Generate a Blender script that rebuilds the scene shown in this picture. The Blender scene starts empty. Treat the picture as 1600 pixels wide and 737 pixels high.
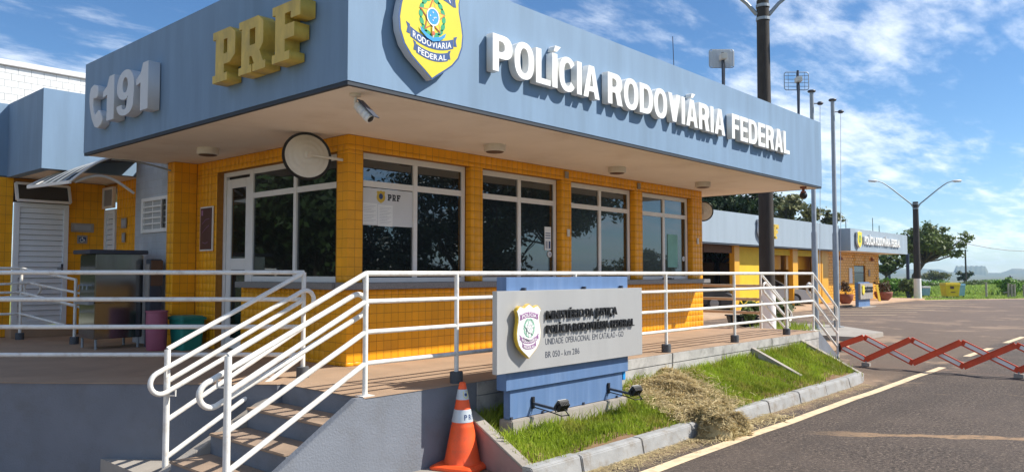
import bpy, bmesh, math, random
import numpy as np
from mathutils import Vector, Matrix
random.seed(7); rng = np.random.default_rng(7)
S = bpy.context.scene
COL = S.collection
# ------------------------------------------------------------------ camera
def setup_camera():
    p = math.atan(58.5/1206.0); a = math.radians(41.94)
    F = Vector((math.cos(a)*math.cos(p), math.sin(a)*math.cos(p), math.sin(p)))
    R = Vector((math.sin(a), -math.cos(a), 0)); U = R.cross(F)
    cd = bpy.data.cameras.new('camera'); cam = bpy.data.objects.new('camera', cd); COL.objects.link(cam)
    cd.sensor_width = 36; cd.sensor_fit = 'HORIZONTAL'; cd.lens = 36*1206/1600.0
    cd.clip_start = .05; cd.clip_end = 20000
    m = Matrix((( R.x, U.x, -F.x, 0), (R.y, U.y, -F.y, 0), (R.z, U.z, -F.z, 1.02), (0, 0, 0, 1)))
    cam.matrix_world = m; S.camera = cam
setup_camera()
CAM = Vector((0, 0, 1.02))
# ------------------------------------------------------------------ light
SUN_TO = Vector((.70, -.76, 1.0)).normalized()
ELEV = math.asin(SUN_TO.z)
def setup_light():
    w = bpy.data.worlds.new('World'); S.world = w; w.use_nodes = True
    nt = w.node_tree; nt.nodes.clear(); N = nt.nodes.new; L = nt.links.new
    out = N('ShaderNodeOutputWorld'); bg = N('ShaderNodeBackground'); bg.inputs['Strength'].default_value = SKY_STRENGTH
    sky = N('ShaderNodeTexSky'); sky.sky_type = 'NISHITA'; sky.sun_disc = False
    sky.sun_elevation = ELEV; sky.sun_rotation = math.atan2(SUN_TO.x, SUN_TO.y)
    sky.air_density = 1.0; sky.dust_density = .1; sky.ozone_density = 3.0; sky.altitude = 900
    hsv = N('ShaderNodeHueSaturation'); hsv.inputs['Saturation'].default_value = 1.12; hsv.inputs['Value'].default_value = 1.0
    wb = N('ShaderNodeMix'); wb.data_type = 'RGBA'; wb.blend_type = 'MULTIPLY'; wb.inputs['Factor'].default_value = 1; wb.inputs['B'].default_value = (.92, .99, 1.06, 1)
    L(sky.outputs[0], wb.inputs['A']); L(wb.outputs['Result'], hsv.inputs['Color'])
    # a thin broken layer of high cloud: the view direction projected on a flat layer
    tc = N('ShaderNodeTexCoord'); sep = N('ShaderNodeSeparateXYZ'); L(tc.outputs['Generated'], sep.inputs[0])
    zc = N('ShaderNodeMath'); zc.operation = 'MAXIMUM'; L(sep.outputs['Z'], zc.inputs[0]); zc.inputs[1].default_value = 0.0
    za = N('ShaderNodeMath'); za.operation = 'ADD'; L(zc.outputs[0], za.inputs[0]); za.inputs[1].default_value = .12
    dx = N('ShaderNodeMath'); dx.operation = 'DIVIDE'; L(sep.outputs['X'], dx.inputs[0]); L(za.outputs[0], dx.inputs[1])
    dy = N('ShaderNodeMath'); dy.operation = 'DIVIDE'; L(sep.outputs['Y'], dy.inputs[0]); L(za.outputs[0], dy.inputs[1])
    cb = N('ShaderNodeCombineXYZ'); L(dx.outputs[0], cb.inputs[0]); L(dy.outputs[0], cb.inputs[1])
    def noise(rot, scale, loc, sc, det, dist):
        mp = N('ShaderNodeMapping'); mp.inputs['Rotation'].default_value = (0, 0, math.radians(rot))
        mp.inputs['Scale'].default_value = scale; mp.inputs['Location'].default_value = loc
        L(cb.outputs[0], mp.inputs[0]); n = N('ShaderNodeTexNoise'); n.inputs['Scale'].default_value = sc
        n.inputs['Detail'].default_value = det; n.inputs['Roughness'].default_value = .62; n.inputs['Distortion'].default_value = dist
        L(mp.outputs[0], n.inputs['Vector']); return n
    n1 = noise(CLOUD[0], (.45, 1.25, 1), CLOUD[1], CLOUD[2], 4, .1)
    n2 = noise(CLOUD[0]-8, (.8, 1.6, 1), (1.3, .4, 0), 5.0, 9, .12)
    mm = N('ShaderNodeMath'); mm.operation = 'MULTIPLY_ADD'; L(n2.outputs['Fac'], mm.inputs[0]); mm.inputs[1].default_value = .55; L(n1.outputs['Fac'], mm.inputs[2])
    rp = N('ShaderNodeMapRange'); rp.interpolation_type = 'SMOOTHSTEP'; L(mm.outputs[0], rp.inputs['Value'])
    rp.inputs['From Min'].default_value = CLOUD[3]; rp.inputs['From Max'].default_value = CLOUD[4]
    rp.inputs['To Max'].default_value = .72
    mix = N('ShaderNodeMix'); mix.data_type = 'RGBA'
    L(rp.outputs[0], mix.inputs['Factor']); L(hsv.outputs[0], mix.inputs['A']); mix.inputs['B'].default_value = CLOUD[5]
    L(mix.outputs['Result'], bg.inputs['Color']); L(bg.outputs[0], out.inputs[0])
    ld = bpy.data.lights.new('sun', 'SUN'); ld.energy = SUN_STRENGTH; ld.angle = math.radians(.53); ld.color = (1, .95, .86)
    lo = bpy.data.objects.new('sun', ld); COL.objects.link(lo); lo.location = (20, -20, 40)
    lo.rotation_euler = (-SUN_TO).to_track_quat('-Z', 'Y').to_euler()
SKY_STRENGTH = .088; SUN_STRENGTH = 4.7
CLOUD = (20, (3.1, 1.7, 0), .9, .70, .98, (10.0, 10.5, 11.2, 1))
setup_light()
S.view_settings.view_transform = 'Standard'; S.view_settings.look = 'None'
S.view_settings.exposure = 0.6; S.view_settings.gamma = 1; S.view_settings.use_curve_mapping = False
S.cycles.max_bounces = 8; S.cycles.diffuse_bounces = 4; S.cycles.use_denoising = True

# ------------------------------------------------------------------ materials
def M(name, col, rough=.6, metal=0., var=.12, scale=6., bump=0., bscale=60., isl=0., stretch=(1, 1, 1), spec=.5, dirt=None, dirt_amt=.0, dscale=2.5, coat=0., trans=0.):
    m = bpy.data.materials.new(name); m.use_nodes = True; nt = m.node_tree; N = nt.nodes.new; L = nt.links.new
    b = nt.nodes['Principled BSDF']; b.inputs['Roughness'].default_value = rough; b.inputs['Metallic'].default_value = metal
    b.inputs['Specular IOR Level'].default_value = spec; b.inputs['Coat Weight'].default_value = coat; b.inputs['Coat Roughness'].default_value = .08
    tc = N('ShaderNodeTexCoord'); geo = N('ShaderNodeNewGeometry')
    mp = N('ShaderNodeMapping'); mp.inputs['Scale'].default_value = stretch; L(geo.outputs['Position'], mp.inputs[0])
    n = N('ShaderNodeTexNoise'); n.inputs['Scale'].default_value = scale; n.inputs['Detail'].default_value = 6; L(mp.outputs[0], n.inputs['Vector'])
    val = N('ShaderNodeMapRange'); L(n.outputs['Fac'], val.inputs['Value']); val.inputs['From Min'].default_value = .25; val.inputs['From Max'].default_value = .75
    val.inputs['To Min'].default_value = 1-var; val.inputs['To Max'].default_value = 1+var; val.clamp = False
    fac = val.outputs[0]
    if isl:
        oi = N('ShaderNodeObjectInfo'); ad = N('ShaderNodeMath'); ad.operation = 'ADD'; L(oi.outputs['Random'], ad.inputs[0]); L(geo.outputs['Random Per Island'], ad.inputs[1])
        fr = N('ShaderNodeMath'); fr.operation = 'FRACT'; L(ad.outputs[0], fr.inputs[0])
        mr = N('ShaderNodeMapRange'); L(fr.outputs[0], mr.inputs['Value']); mr.inputs['To Min'].default_value = 1-isl; mr.inputs['To Max'].default_value = 1+isl
        mu = N('ShaderNodeMath'); mu.operation = 'MULTIPLY'; L(fac, mu.inputs[0]); L(mr.outputs[0], mu.inputs[1]); fac = mu.outputs[0]
    vm = N('ShaderNodeVectorMath'); vm.operation = 'SCALE'; vm.inputs[0].default_value = col[:3]; L(fac, vm.inputs['Scale'])
    res = vm.outputs[0]
    if dirt:
        n2 = N('ShaderNodeTexNoise'); n2.inputs['Scale'].default_value = dscale; n2.inputs['Detail'].default_value = 8; n2.inputs['Roughness'].default_value = .65; L(mp.outputs[0], n2.inputs['Vector'])
        r2 = N('ShaderNodeMapRange'); r2.interpolation_type = 'SMOOTHSTEP'; L(n2.outputs['Fac'], r2.inputs['Value']); r2.inputs['From Min'].default_value = .45; r2.inputs['From Max'].default_value = .75; r2.inputs['To Max'].default_value = dirt_amt
        mx = N('ShaderNodeMix'); mx.data_type = 'RGBA'; L(r2.outputs[0], mx.inputs['Factor']); L(res, mx.inputs['A']); mx.inputs['B'].default_value = (*dirt, 1); res = mx.outputs['Result']
    L(res, b.inputs['Base Color'])
    if bump:
        n3 = N('ShaderNodeTexNoise'); n3.inputs['Scale'].default_value = bscale; n3.inputs['Detail'].default_value = 4; L(mp.outputs[0], n3.inputs['Vector'])
        bp = N('ShaderNodeBump'); bp.inputs['Strength'].default_value = bump; bp.inputs['Distance'].default_value = .01; L(n3.outputs['Fac'], bp.inputs['Height']); L(bp.outputs[0], b.inputs['Normal'])
    if trans:
        tr = N('ShaderNodeBsdfTranslucent'); L(res, tr.inputs['Color']); ms = N('ShaderNodeMixShader'); ms.inputs[0].default_value = trans
        L(b.outputs[0], ms.inputs[1]); L(tr.outputs[0], ms.inputs[2]); L(ms.outputs[0], nt.nodes['Material Output'].inputs[0])
    return m
def glass_mat(name, tint, refl, rough=.01):
    m = bpy.data.materials.new(name); m.use_nodes = True; nt = m.node_tree; N = nt.nodes.new; L = nt.links.new
    b = nt.nodes['Principled BSDF']; b.inputs['Base Color'].default_value = (*tint, 1); b.inputs['Roughness'].default_value = .25; b.inputs['Specular IOR Level'].default_value = .2
    g = N('ShaderNodeBsdfGlossy'); g.inputs['Roughness'].default_value = rough; g.inputs['Color'].default_value = (.80, .90, .97, 1)
    lw = N('ShaderNodeLayerWeight'); lw.inputs['Blend'].default_value = .35
    mr = N('ShaderNodeMapRange'); L(lw.outputs['Fresnel'], mr.inputs['Value']); mr.inputs['To Min'].default_value = refl*.75; mr.inputs['To Max'].default_value = min(1, refl*2.4)
    n = N('ShaderNodeTexNoise'); n.inputs['Scale'].default_value = 1.3; geo = N('ShaderNodeNewGeometry'); L(geo.outputs['Position'], n.inputs['Vector'])
    bp = N('ShaderNodeBump'); bp.inputs['Strength'].default_value = .02; bp.inputs['Distance'].default_value = .05; L(n.outputs['Fac'], bp.inputs['Height']); L(bp.outputs[0], g.inputs['Normal'])
    ms = N('ShaderNodeMixShader'); L(mr.outputs[0], ms.inputs[0]); L(b.outputs[0], ms.inputs[1]); L(g.outputs[0], ms.inputs[2])
    L(ms.outputs[0], nt.nodes['Material Output'].inputs[0]); return m
mat = {}
mat['tile'] = M('orange_tile', (.85, .37, .010), .42, var=.10, scale=3, isl=.045, spec=.3, dirt=(.42, .20, .03), dirt_amt=.35, dscale=1.6)
mat['grout'] = M('brown_grout', (.34, .14, .015), .9, var=.2, scale=20)
mat['blue'] = M('blue_painted_render', (.18, .28, .41), .7, var=.10, scale=2.2, stretch=(2.5, 2.5, .35), bump=.10, bscale=70, dirt=(.145, .225, .315), dirt_amt=.5, dscale=1.6)
mat['blue_dark'] = M('dark_drip_edge', (.03, .04, .055), .7)
mat['soffit'] = M('cream_painted_soffit', (.80, .73, .635), .85, var=.05, scale=1.5, bump=.08, bscale=40, dirt=(.55, .45, .35), dirt_amt=.4, dscale=1.1)
mat['white_letter'] = M('white_sheet_metal', (.82, .82, .80), .45, var=.05, scale=4, dirt=(.5, .47, .4), dirt_amt=.25)
mat['gold'] = M('weathered_gold_paint', (.62, .43, .075), .5, var=.2, scale=9, stretch=(1, 1, .5), dirt=(.33, .23, .06), dirt_amt=.6, dscale=6, bump=.1)
mat['lt_grey'] = M('grey_painted_metal', (.60, .63, .67), .5, var=.08, scale=5, stretch=(1, 1, .3), dirt=(.33, .34, .36), dirt_amt=.3)
mat['frame'] = M('white_aluminium_frame', (.78, .75, .71), .4, var=.04, scale=8)
mat['glass'] = glass_mat('dark_window_film', (.003, .004, .005), .15)
mat['granite'] = M('grey_granite', (.21, .20, .195), .35, var=.35, scale=90, bump=.05)
mat['rail'] = M('white_rail_paint', (.80, .785, .74), .38, var=.06, scale=7, bump=.08, bscale=30, dirt=(.42, .30, .20), dirt_amt=.5, dscale=9)
mat['rail_warm_shade'] = M('white_rail_warm_shade', (.60, .46, .32), .45, var=.08)  # white rails; the warm bounce under the eave is put into this colour
mat['rail_foot'] = M('dark_rail_foot', (.075, .08, .09), .7, var=.2, scale=12)
mat['floor'] = M('brown_concrete_floor', (.385, .262, .172), .75, var=.12, scale=2.5, bump=.12, bscale=80, dirt=(.26, .18, .125), dirt_amt=.5, dscale=1.2)
mat['wall_grey'] = M('grey_painted_plinth', (.175, .192, .225), .8, var=.10, scale=2.5, bump=.45, bscale=60, dirt=(.135, .135, .14), dirt_amt=.5, dscale=3.2)
mat['wall_dirty'] = M('stained_concrete', (.42, .405, .38), .9, var=.2, scale=5, bump=.35, bscale=70, dirt=(.15, .14, .125), dirt_amt=.75, dscale=4.5)
mat['kerb'] = M('whitewashed_kerb', (.32, .32, .315), .85, var=.15, scale=6, bump=.3, bscale=60, dirt=(.20, .165, .125), dirt_amt=.8, dscale=7)
mat['concrete'] = M('pale_concrete', (.35, .315, .275), .9, var=.15, scale=3, bump=.25, bscale=60, dirt=(.24, .20, .16), dirt_amt=.6, dscale=1.8)
mat['wing'] = M('weathered_concrete_cone_bounce', (.34, .20, .18), .9, var=.15, scale=4, bump=.25, bscale=60, dirt=(.25, .19, .17), dirt_amt=.5)  # shade and reddish bounce from the cone are mixed into this concrete colour
mat['stencil'] = M('black_metal_letter', (.018, .019, .022), .45, var=.1)
mat['steel'] = M('brushed_steel', (.47, .47, .465), .42, .25, var=.08, scale=5, stretch=(1, 1, .25), dirt=(.37, .36, .35), dirt_amt=.5)
mat['sign_blue'] = M('blue_sign_paint', (.105, .19, .36), .55, var=.10, scale=4, stretch=(3, 3, .2), dirt=(.19, .28, .46), dirt_amt=.5, dscale=3)
mat['cone'] = M('orange_plastic', (.92, .11, .022), .5, var=.08, scale=6, bump=.1, dirt=(.40, .085, .04), dirt_amt=.5, dscale=9)
mat['reflect'] = M('silver_reflective_band', (.56, .60, .63), .35, .2, var=.08, scale=20)
mat['navy'] = M('navy_print', (.03, .06, .16), .5)
mat['black'] = M('black_paint', (.012, .012, .013), .5, var=.1)
mat['darkint'] = M('dark_interior', (.035, .03, .028), .9)
mat['door_white'] = M('white_door_paint', (.78, .81, .84), .45, var=.04)
mat['white_tile'] = M('white_glazed_tile', (.72, .73, .73), .3, var=.05, scale=2, isl=.04, dirt=(.5, .5, .5), dirt_amt=.3)
mat['grout_grey'] = M('grey_grout', (.36, .36, .35), .9)
mat['acryl'] = glass_mat('smoked_polycarbonate', (.035, .04, .05), .03, .3)
mat['bin_green'] = M('green_plastic', (.010, .20, .16), .45)
mat['bin_pink'] = M('pink_plastic', (.36, .10, .16), .5)
mat['cooler'] = M('stainless_cooler', (.30, .30, .30), .12, .9, var=.05)
mat['brown_board'] = M('brown_board', (.085, .035, .03), .5, var=.2)
mat['pole'] = M('dark_concrete_pole', (.034, .028, .024), .85, var=.25, scale=4, stretch=(2, 2, .4), bump=.3, bscale=40, dirt=(.07, .06, .05), dirt_amt=.5, dscale=5)
mat['pole_white'] = M('whitewash', (.80, .80, .80), .8, var=.08, scale=6)
mat['galv'] = M('galvanised_steel', (.30, .33, .36), .5, .4, var=.12, scale=6)
mat['antenna'] = M('dark_mast', (.04, .05, .075), .5)
mat['red'] = M('red_barrier_paint', (.74, .085, .026), .5, var=.12, scale=8, dirt=(.4, .06, .03), dirt_amt=.5)
mat['yel_tile'] = M('yellow_brick_tile', (.70, .345, .018), .4, var=.08, scale=2, isl=.06)
mat['yel_wall'] = M('yellow_wall_paint', (.68, .46, .012), .7, var=.08, scale=2)
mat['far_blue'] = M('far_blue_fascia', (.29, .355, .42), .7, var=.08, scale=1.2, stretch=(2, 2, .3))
mat['bark'] = M('bark', (.075, .058, .045), .9, var=.3, scale=8, bump=.4, bscale=20)
mat['shield_y'] = M('shield_yellow', (.74, .60, .035), .45, var=.04)
mat['shield_w'] = M('shield_white', (.80, .80, .78), .45, var=.04)
mat['shield_rim'] = M('shield_gold_rim', (.60, .40, .03), .4, var=.06)
mat['print_blue'] = M('print_blue', (.02, .075, .24), .5)
mat['print_sky'] = M('print_sky_blue', (.02, .30, .70), .5)
mat['print_green'] = M('print_green', (.010, .34, .15), .5)
mat['print_red'] = M('print_red', (.55, .12, .05), .5)
mat['print_plum'] = M('print_faded_plum', (.30, .15, .30), .5)
mat['print_pale'] = M('print_faded_green', (.28, .50, .38), .5)
mat['paper'] = M('paper', (.66, .66, .66), .7, var=.03)
mat['paper_ink'] = M('paper_ink', (.36, .37, .40), .7)
mat['case'] = M('black_plastic_case', (.02, .021, .022), .45)
mat['terracotta'] = M('terracotta', (.26, .085, .05), .8)
mat['car_silver'] = M('silver_car_paint', (.55, .58, .62), .25, .3, var=.02, coat=.6)
mat['car_dark'] = M('dark_car_paint', (.035, .038, .045), .3, .1, var=.02, coat=.5)
mat['tyre'] = M('tyre_rubber', (.02, .02, .02), .8)
mat['lamp_glass'] = M('lamp_glass', (.55, .55, .52), .2)
mat['yellow_bin'] = M('yellow_bin_plastic', (.72, .52, .01), .45)
mat['sky_bin'] = M('light_blue_plastic', (.20, .42, .58), .5)
mat['mirror_back'] = M('beige_mirror_back', (.70, .65, .57), .5, var=.06, dirt=(.3, .26, .22), dirt_amt=.4)
mat['wood_post'] = M('grey_wood_post', (.32, .29, .26), .9, var=.2)
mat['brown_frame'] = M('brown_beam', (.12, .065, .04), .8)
mat['tan'] = M('tan_pavement', (.50, .34, .22), .9, var=.12, scale=1.2, bump=.15, bscale=30, dirt=(.32, .21, .14), dirt_amt=.5, dscale=.7)

def leaf(name, c, isl=.35, tr=.2):
    return M(name, c, .55, var=.35, scale=.9, isl=isl, spec=.3, trans=tr)
mat['leaf_dark'] = leaf('dark_leaves', (.034, .062, .015), tr=.06)
mat['leaf_mid'] = leaf('mid_leaves', (.11, .15, .035))
mat['leaf_olive'] = leaf('olive_leaves', (.15, .155, .055))
mat['leaf_bright'] = leaf('bright_leaves', (.13, .26, .025))
mat['leaf_red'] = leaf('reddish_leaves', (.10, .055, .022))
mat['grass'] = M('lawn_blades', (.30, .39, .035), .55, var=.40, scale=1.7, isl=.35, spec=.25, dirt=(.42, .33, .10), dirt_amt=.7, dscale=3.2, trans=.4)
mat['tread'] = M('worn_step_tread', (.33, .235, .165), .8, var=.15, scale=4, bump=.2, bscale=70, dirt=(.16, .13, .11), dirt_amt=.6, dscale=3)
mat['strip'] = M('white_reflective_strip', (.85, .86, .88), .4, var=.05)
mat['flank_tile'] = M('shaded_white_tile', (.40, .43, .47), .3, var=.08, scale=2, isl=.07, dirt=(.25, .26, .28), dirt_amt=.4)  # white tile of the recess, its shade coloured in as grey-blue
mat['soil'] = M('reddish_soil', (.20, .115, .06), .95, var=.25, scale=8, bump=.4, bscale=40, dirt=(.10, .13, .02), dirt_amt=.6, dscale=4)
mat['hay'] = M('dry_cut_grass', (.57, .46, .25), .8, var=.30, scale=5, isl=.35, dirt=(.24, .21, .08), dirt_amt=.7, dscale=5, trans=.25)
mat['field'] = M('field_grass', (.30, .42, .08), .8, var=.35, scale=.35, isl=.3, dirt=(.28, .25, .07), dirt_amt=.5, dscale=.25, trans=.3)
mat['verge'] = M('verge_grass_ground', (.20, .25, .05), .95, var=.3, scale=.8, bump=.3, bscale=8, dirt=(.28, .20, .09), dirt_amt=.6, dscale=.5)
mat['hill'] = M('hill_scrub', (.085, .10, .045), .95, var=.45, scale=.02, dirt=(.26, .21, .11), dirt_amt=.9, dscale=.012)

def asphalt():
    m = bpy.data.materials.new('asphalt'); m.use_nodes = True; nt = m.node_tree; N = nt.nodes.new; L = nt.links.new
    b = nt.nodes['Principled BSDF']; b.inputs['Roughness'].default_value = .85; b.inputs['Specular IOR Level'].default_value = .3
    geo = N('ShaderNodeNewGeometry'); P = geo.outputs['Position']
    def noise(sc, det=5, rough=.6):
        n = N('ShaderNodeTexNoise'); n.inputs['Scale'].default_value = sc; n.inputs['Detail'].default_value = det; n.inputs['Roughness'].default_value = rough; L(P, n.inputs['Vector']); return n.outputs['Fac']
    def math_(op, a, b2=None, c=None):
        n = N('ShaderNodeMath'); n.operation = op
        for i, v in enumerate((a, b2, c)):
            if v is None: continue
            if isinstance(v, (int, float)): n.inputs[i].default_value = v
            else: L(v, n.inputs[i])
        return n.outputs[0]
    def ss(v, a, b2, lo=0., hi=1.):
        n = N('ShaderNodeMapRange'); n.interpolation_type = 'SMOOTHSTEP'; L(v, n.inputs['Value'])
        n.inputs['From Min'].default_value = a; n.inputs['From Max'].default_value = b2; n.inputs['To Min'].default_value = lo; n.inputs['To Max'].default_value = hi; return n.outputs[0]
    def mix(f, a, c):
        n = N('ShaderNodeMix'); n.data_type = 'RGBA'; L(f, n.inputs['Factor'])
        if isinstance(a, tuple): n.inputs['A'].default_value = (*a, 1)
        else: L(a, n.inputs['A'])
        n.inputs['B'].default_value = (*c, 1); return n.outputs['Result']
    vor = N('ShaderNodeTexVoronoi'); vor.inputs['Scale'].default_value = 75; L(P, vor.inputs['Vector'])
    stone = math_('MULTIPLY', ss(noise(140, 3), .3, .7), 1.0)
    c = mix(stone, (.022, .017, .014), (.195, .148, .118))
    c = mix(ss(noise(34, 6, .75), .45, .55, 0, .85), c, (.026, .020, .017))
    c = mix(ss(noise(27, 6, .75), .53, .62, 0, .8), c, (.25, .195, .155))
    c = mix(ss(noise(.55, 5), .42, .72, 0, .55), c, (.125, .095, .076))
    lane = N('ShaderNodeMapping'); lane.inputs['Scale'].default_value = (.06, .9, 1); L(P, lane.inputs[0]); ln = N('ShaderNodeTexNoise'); ln.inputs['Scale'].default_value = 1.6; ln.inputs['Detail'].default_value = 5; L(lane.outputs[0], ln.inputs['Vector'])
    c = mix(ss(ln.outputs['Fac'], .45, .65, 0, .45), c, (.055, .043, .036))
    c = mix(ss(noise(2.3, 6), .55, .8, 0, .5), c, (.05, .042, .038))
    sep = N('ShaderNodeSeparateXYZ'); L(P, sep.inputs[0]); X, Y = sep.outputs['X'], sep.outputs['Y']
    nz = noise(1.6, 8, .7)
    # sand washed against the kerb
    kb = math_('ADD', Y, math_('MULTIPLY', math_('SUBTRACT', nz, .5), .9))
    lim = math_('MULTIPLY', ss(X, 12.5, 14.5, 1, .35), 1)
    c = mix(math_('MULTIPLY', ss(kb, 3.74, 4.0, 0, .8), lim), c, (.30, .205, .135))
    # muddy crack across the lane
    d = math_('ADD', math_('MULTIPLY', math_('SUBTRACT', X, 8.6), .838), math_('MULTIPLY', math_('SUBTRACT', Y, 3.03), .545))
    d = math_('ABSOLUTE', math_('ADD', d, math_('MULTIPLY', math_('SUBTRACT', noise(1.1, 6), .5), .22)))
    wid = ss(noise(.9, 4), .35, .75, .025, .15)
    crack = math_('MULTIPLY', math_('LESS_THAN', d, wid), ss(Y, 3.4, 2.6, 0, 1))
    crack = math_('MULTIPLY', crack, ss(noise(14, 5), .3, .55, .3, .95))
    c = mix(crack, c, (.33, .215, .125))
    # scattered dusty patches farther on
    c = mix(math_('MULTIPLY', ss(nz, .60, .72, 0, .6), ss(X, 9.5, 14, 0, 1)), c, (.25, .17, .115))
    c = mix(math_('MULTIPLY', ss(noise(.5, 7, .7), .52, .62, 0, .8), math_('MULTIPLY', ss(X, 12.3, 13.2), ss(Y, 2.9, 4.0))), c, (.36, .25, .165))
    c = mix(ss(X, 15, 34, 0, .45), c, (.155, .115, .10))
    L(c, b.inputs['Base Color'])
    bp = N('ShaderNodeBump'); bp.inputs['Strength'].default_value = .7; bp.inputs['Distance'].default_value = .012; L(noise(95, 3), bp.inputs['Height']); L(bp.outputs[0], b.inputs['Normal'])
    return m
mat['asphalt'] = asphalt()
mat['line'] = M('worn_cream_line', (.72, .56, .36), .8, var=.10, scale=6, bump=.4, bscale=95, dirt=(.40, .29, .18), dirt_amt=.75, dscale=7)

# ------------------------------------------------------------------ mesh helpers
class MB:
    def __init__(s): s.v = []; s.f = []
    def add(s, vs, fs):
        o = len(s.v); s.v += [tuple(v) for v in vs]; s.f += [tuple(i+o for i in f) for f in fs]; return s
    def box(s, x0, x1, y0, y1, z0, z1):
        return s.add([(x0,y0,z0),(x1,y0,z0),(x1,y1,z0),(x0,y1,z0),(x0,y0,z1),(x1,y0,z1),(x1,y1,z1),(x0,y1,z1)],
                     [(0,3,2,1),(4,5,6,7),(0,1,5,4),(1,2,6,5),(2,3,7,6),(3,0,4,7)])
    def obox(s, c, ax, ay, az):
        c = Vector(c); ax = Vector(ax); ay = Vector(ay); az = Vector(az)
        vs = [c+ax*i+ay*j+az*k for k in (-1, 1) for j in (-1, 1) for i in (-1, 1)]
        return s.add(vs, [(0,2,3,1),(4,5,7,6),(0,1,5,4),(1,3,7,5),(3,2,6,7),(2,0,4,6)])
    def bar(s, a, b, w, h, up=(0, 0, 1)):
        a = Vector(a); b = Vector(b); d = (b-a); L = d.length; d.normalize(); u = Vector(up)
        sd = d.cross(u)
        if sd.length < 1e-4: sd = d.cross(Vector((1, 0, 0)))
        sd.normalize(); u = sd.cross(d)
        return s.obox((a+b)/2, d*L/2, sd*w/2, u*h/2)
    def prism(s, pts, z0, z1):
        n = len(pts)
        return s.add([(x,y,z0) for x,y in pts]+[(x,y,z1) for x,y in pts],
                     [tuple(range(n-1,-1,-1)), tuple(range(n,2*n))]+[(i,(i+1)%n,n+(i+1)%n,n+i) for i in range(n)])
    def loft(s, A, B):
        n = len(A); return s.add(list(A)+list(B), [tuple(range(n-1,-1,-1)), tuple(range(n,2*n))]+[(i,(i+1)%n,n+(i+1)%n,n+i) for i in range(n)])
    def tube(s, path, r, n=10, cap=True, closed=False):
        P = [Vector(p) for p in path]; R = r if isinstance(r, (list, tuple)) else [r]*len(P); m = len(P); o = len(s.v)
        prev = None
        for i, p in enumerate(P):
            if closed: d = P[(i+1) % m]-P[i-1]
            elif i == 0: d = P[1]-P[0]
            elif i == m-1: d = P[-1]-P[-2]
            else: d = (P[i+1]-p).normalized()+(p-P[i-1]).normalized()
            d.normalize()
            if prev is None:
                a = d.cross(Vector((0, 0, 1)));  a = a if a.length > 1e-3 else d.cross(Vector((1, 0, 0)))
            else:
                a = prev-d*prev.dot(d)
                if a.length < 1e-4: a = d.cross(Vector((.3, .9, .2)))
            a.normalize(); prev = a; b = d.cross(a)
            for k in range(n):
                t = 2*math.pi*k/n; s.v.append(tuple(p+(a*math.cos(t)+b*math.sin(t))*R[i]))
        for i in range(m if closed else m-1):
            j = (i+1) % m
            for k in range(n):
                k2 = (k+1) % n; s.f.append((o+i*n+k, o+i*n+k2, o+j*n+k2, o+j*n+k))
        if cap and not closed:
            s.f.append(tuple(o+k for k in range(n-1, -1, -1))); s.f.append(tuple(o+(m-1)*n+k for k in range(n)))
        return s
    def lathe(s, prof, c=(0, 0, 0), n=24, axis=(0, 0, 1)):
        az = Vector(axis).normalized(); ax = az.cross(Vector((0, 0, 1)))
        ax = ax.normalized() if ax.length > 1e-3 else Vector((1, 0, 0)); ay = az.cross(ax); c = Vector(c); o = len(s.v)
        for r, z in prof:
            for k in range(n):
                t = 2*math.pi*k/n; s.v.append(tuple(c+az*z+(ax*math.cos(t)+ay*math.sin(t))*r))
        for i in range(len(prof)-1):
            for k in range(n):
                k2 = (k+1) % n; s.f.append((o+i*n+k, o+i*n+k2, o+(i+1)*n+k2, o+(i+1)*n+k))
        s.f.append(tuple(o+k for k in range(n-1, -1, -1))); s.f.append(tuple(o+(len(prof)-1)*n+k for k in range(n)))
        return s
    def build(s, name, m, parent=None, smooth=False, bevel=0., world=True):
        me = bpy.data.meshes.new(name); me.from_pydata(s.v, [], s.f)
        bm = bmesh.new(); bm.from_mesh(me); bmesh.ops.recalc_face_normals(bm, faces=bm.faces)
        if bevel: 
            es = [e for e in bm.edges if len(e.link_faces) == 2 and e.calc_face_angle(0) > .6]
            bmesh.ops.bevel(bm, geom=es, offset=bevel, segments=2, affect='EDGES', clamp_overlap=True)
        bm.to_mesh(me); bm.free()
        if smooth:
            me.polygons.foreach_set('use_smooth', [True]*len(me.polygons))
            try: me.set_sharp_from_angle(angle=math.radians(38))
            except Exception: pass
        if m: me.materials.append(m)
        return link(name, me, parent)
def link(name, me, parent=None, mtx=None):
    o = bpy.data.objects.new(name, me); COL.objects.link(o)
    if mtx is not None: o.matrix_world = mtx
    if parent is not None:
        o.parent = parent; o.matrix_parent_inverse = world_inv(parent)
    return o
WM = {}
def world_inv(p):
    m = Matrix.Identity(4); q = p
    chain = []
    while q is not None: chain.append(q); q = q.parent
    for q in reversed(chain):
        m = m @ (q.matrix_parent_inverse if q.parent else Matrix.Identity(4)) @ q.matrix_basis
    return m.inverted()
def tag(o, label=None, cat=None, group=None, kind=None):
    if label: o['label'] = label
    if cat: o['category'] = cat
    if group: o['group'] = group
    if kind: o['kind'] = kind
    return o
def thing(name, label, cat, loc, group=None):
    o = bpy.data.objects.new(name, None); COL.objects.link(o); o.location = loc; o.empty_display_size = .1
    return tag(o, label, cat, group)
def structure(o): o['kind'] = 'structure'; return o
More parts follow.
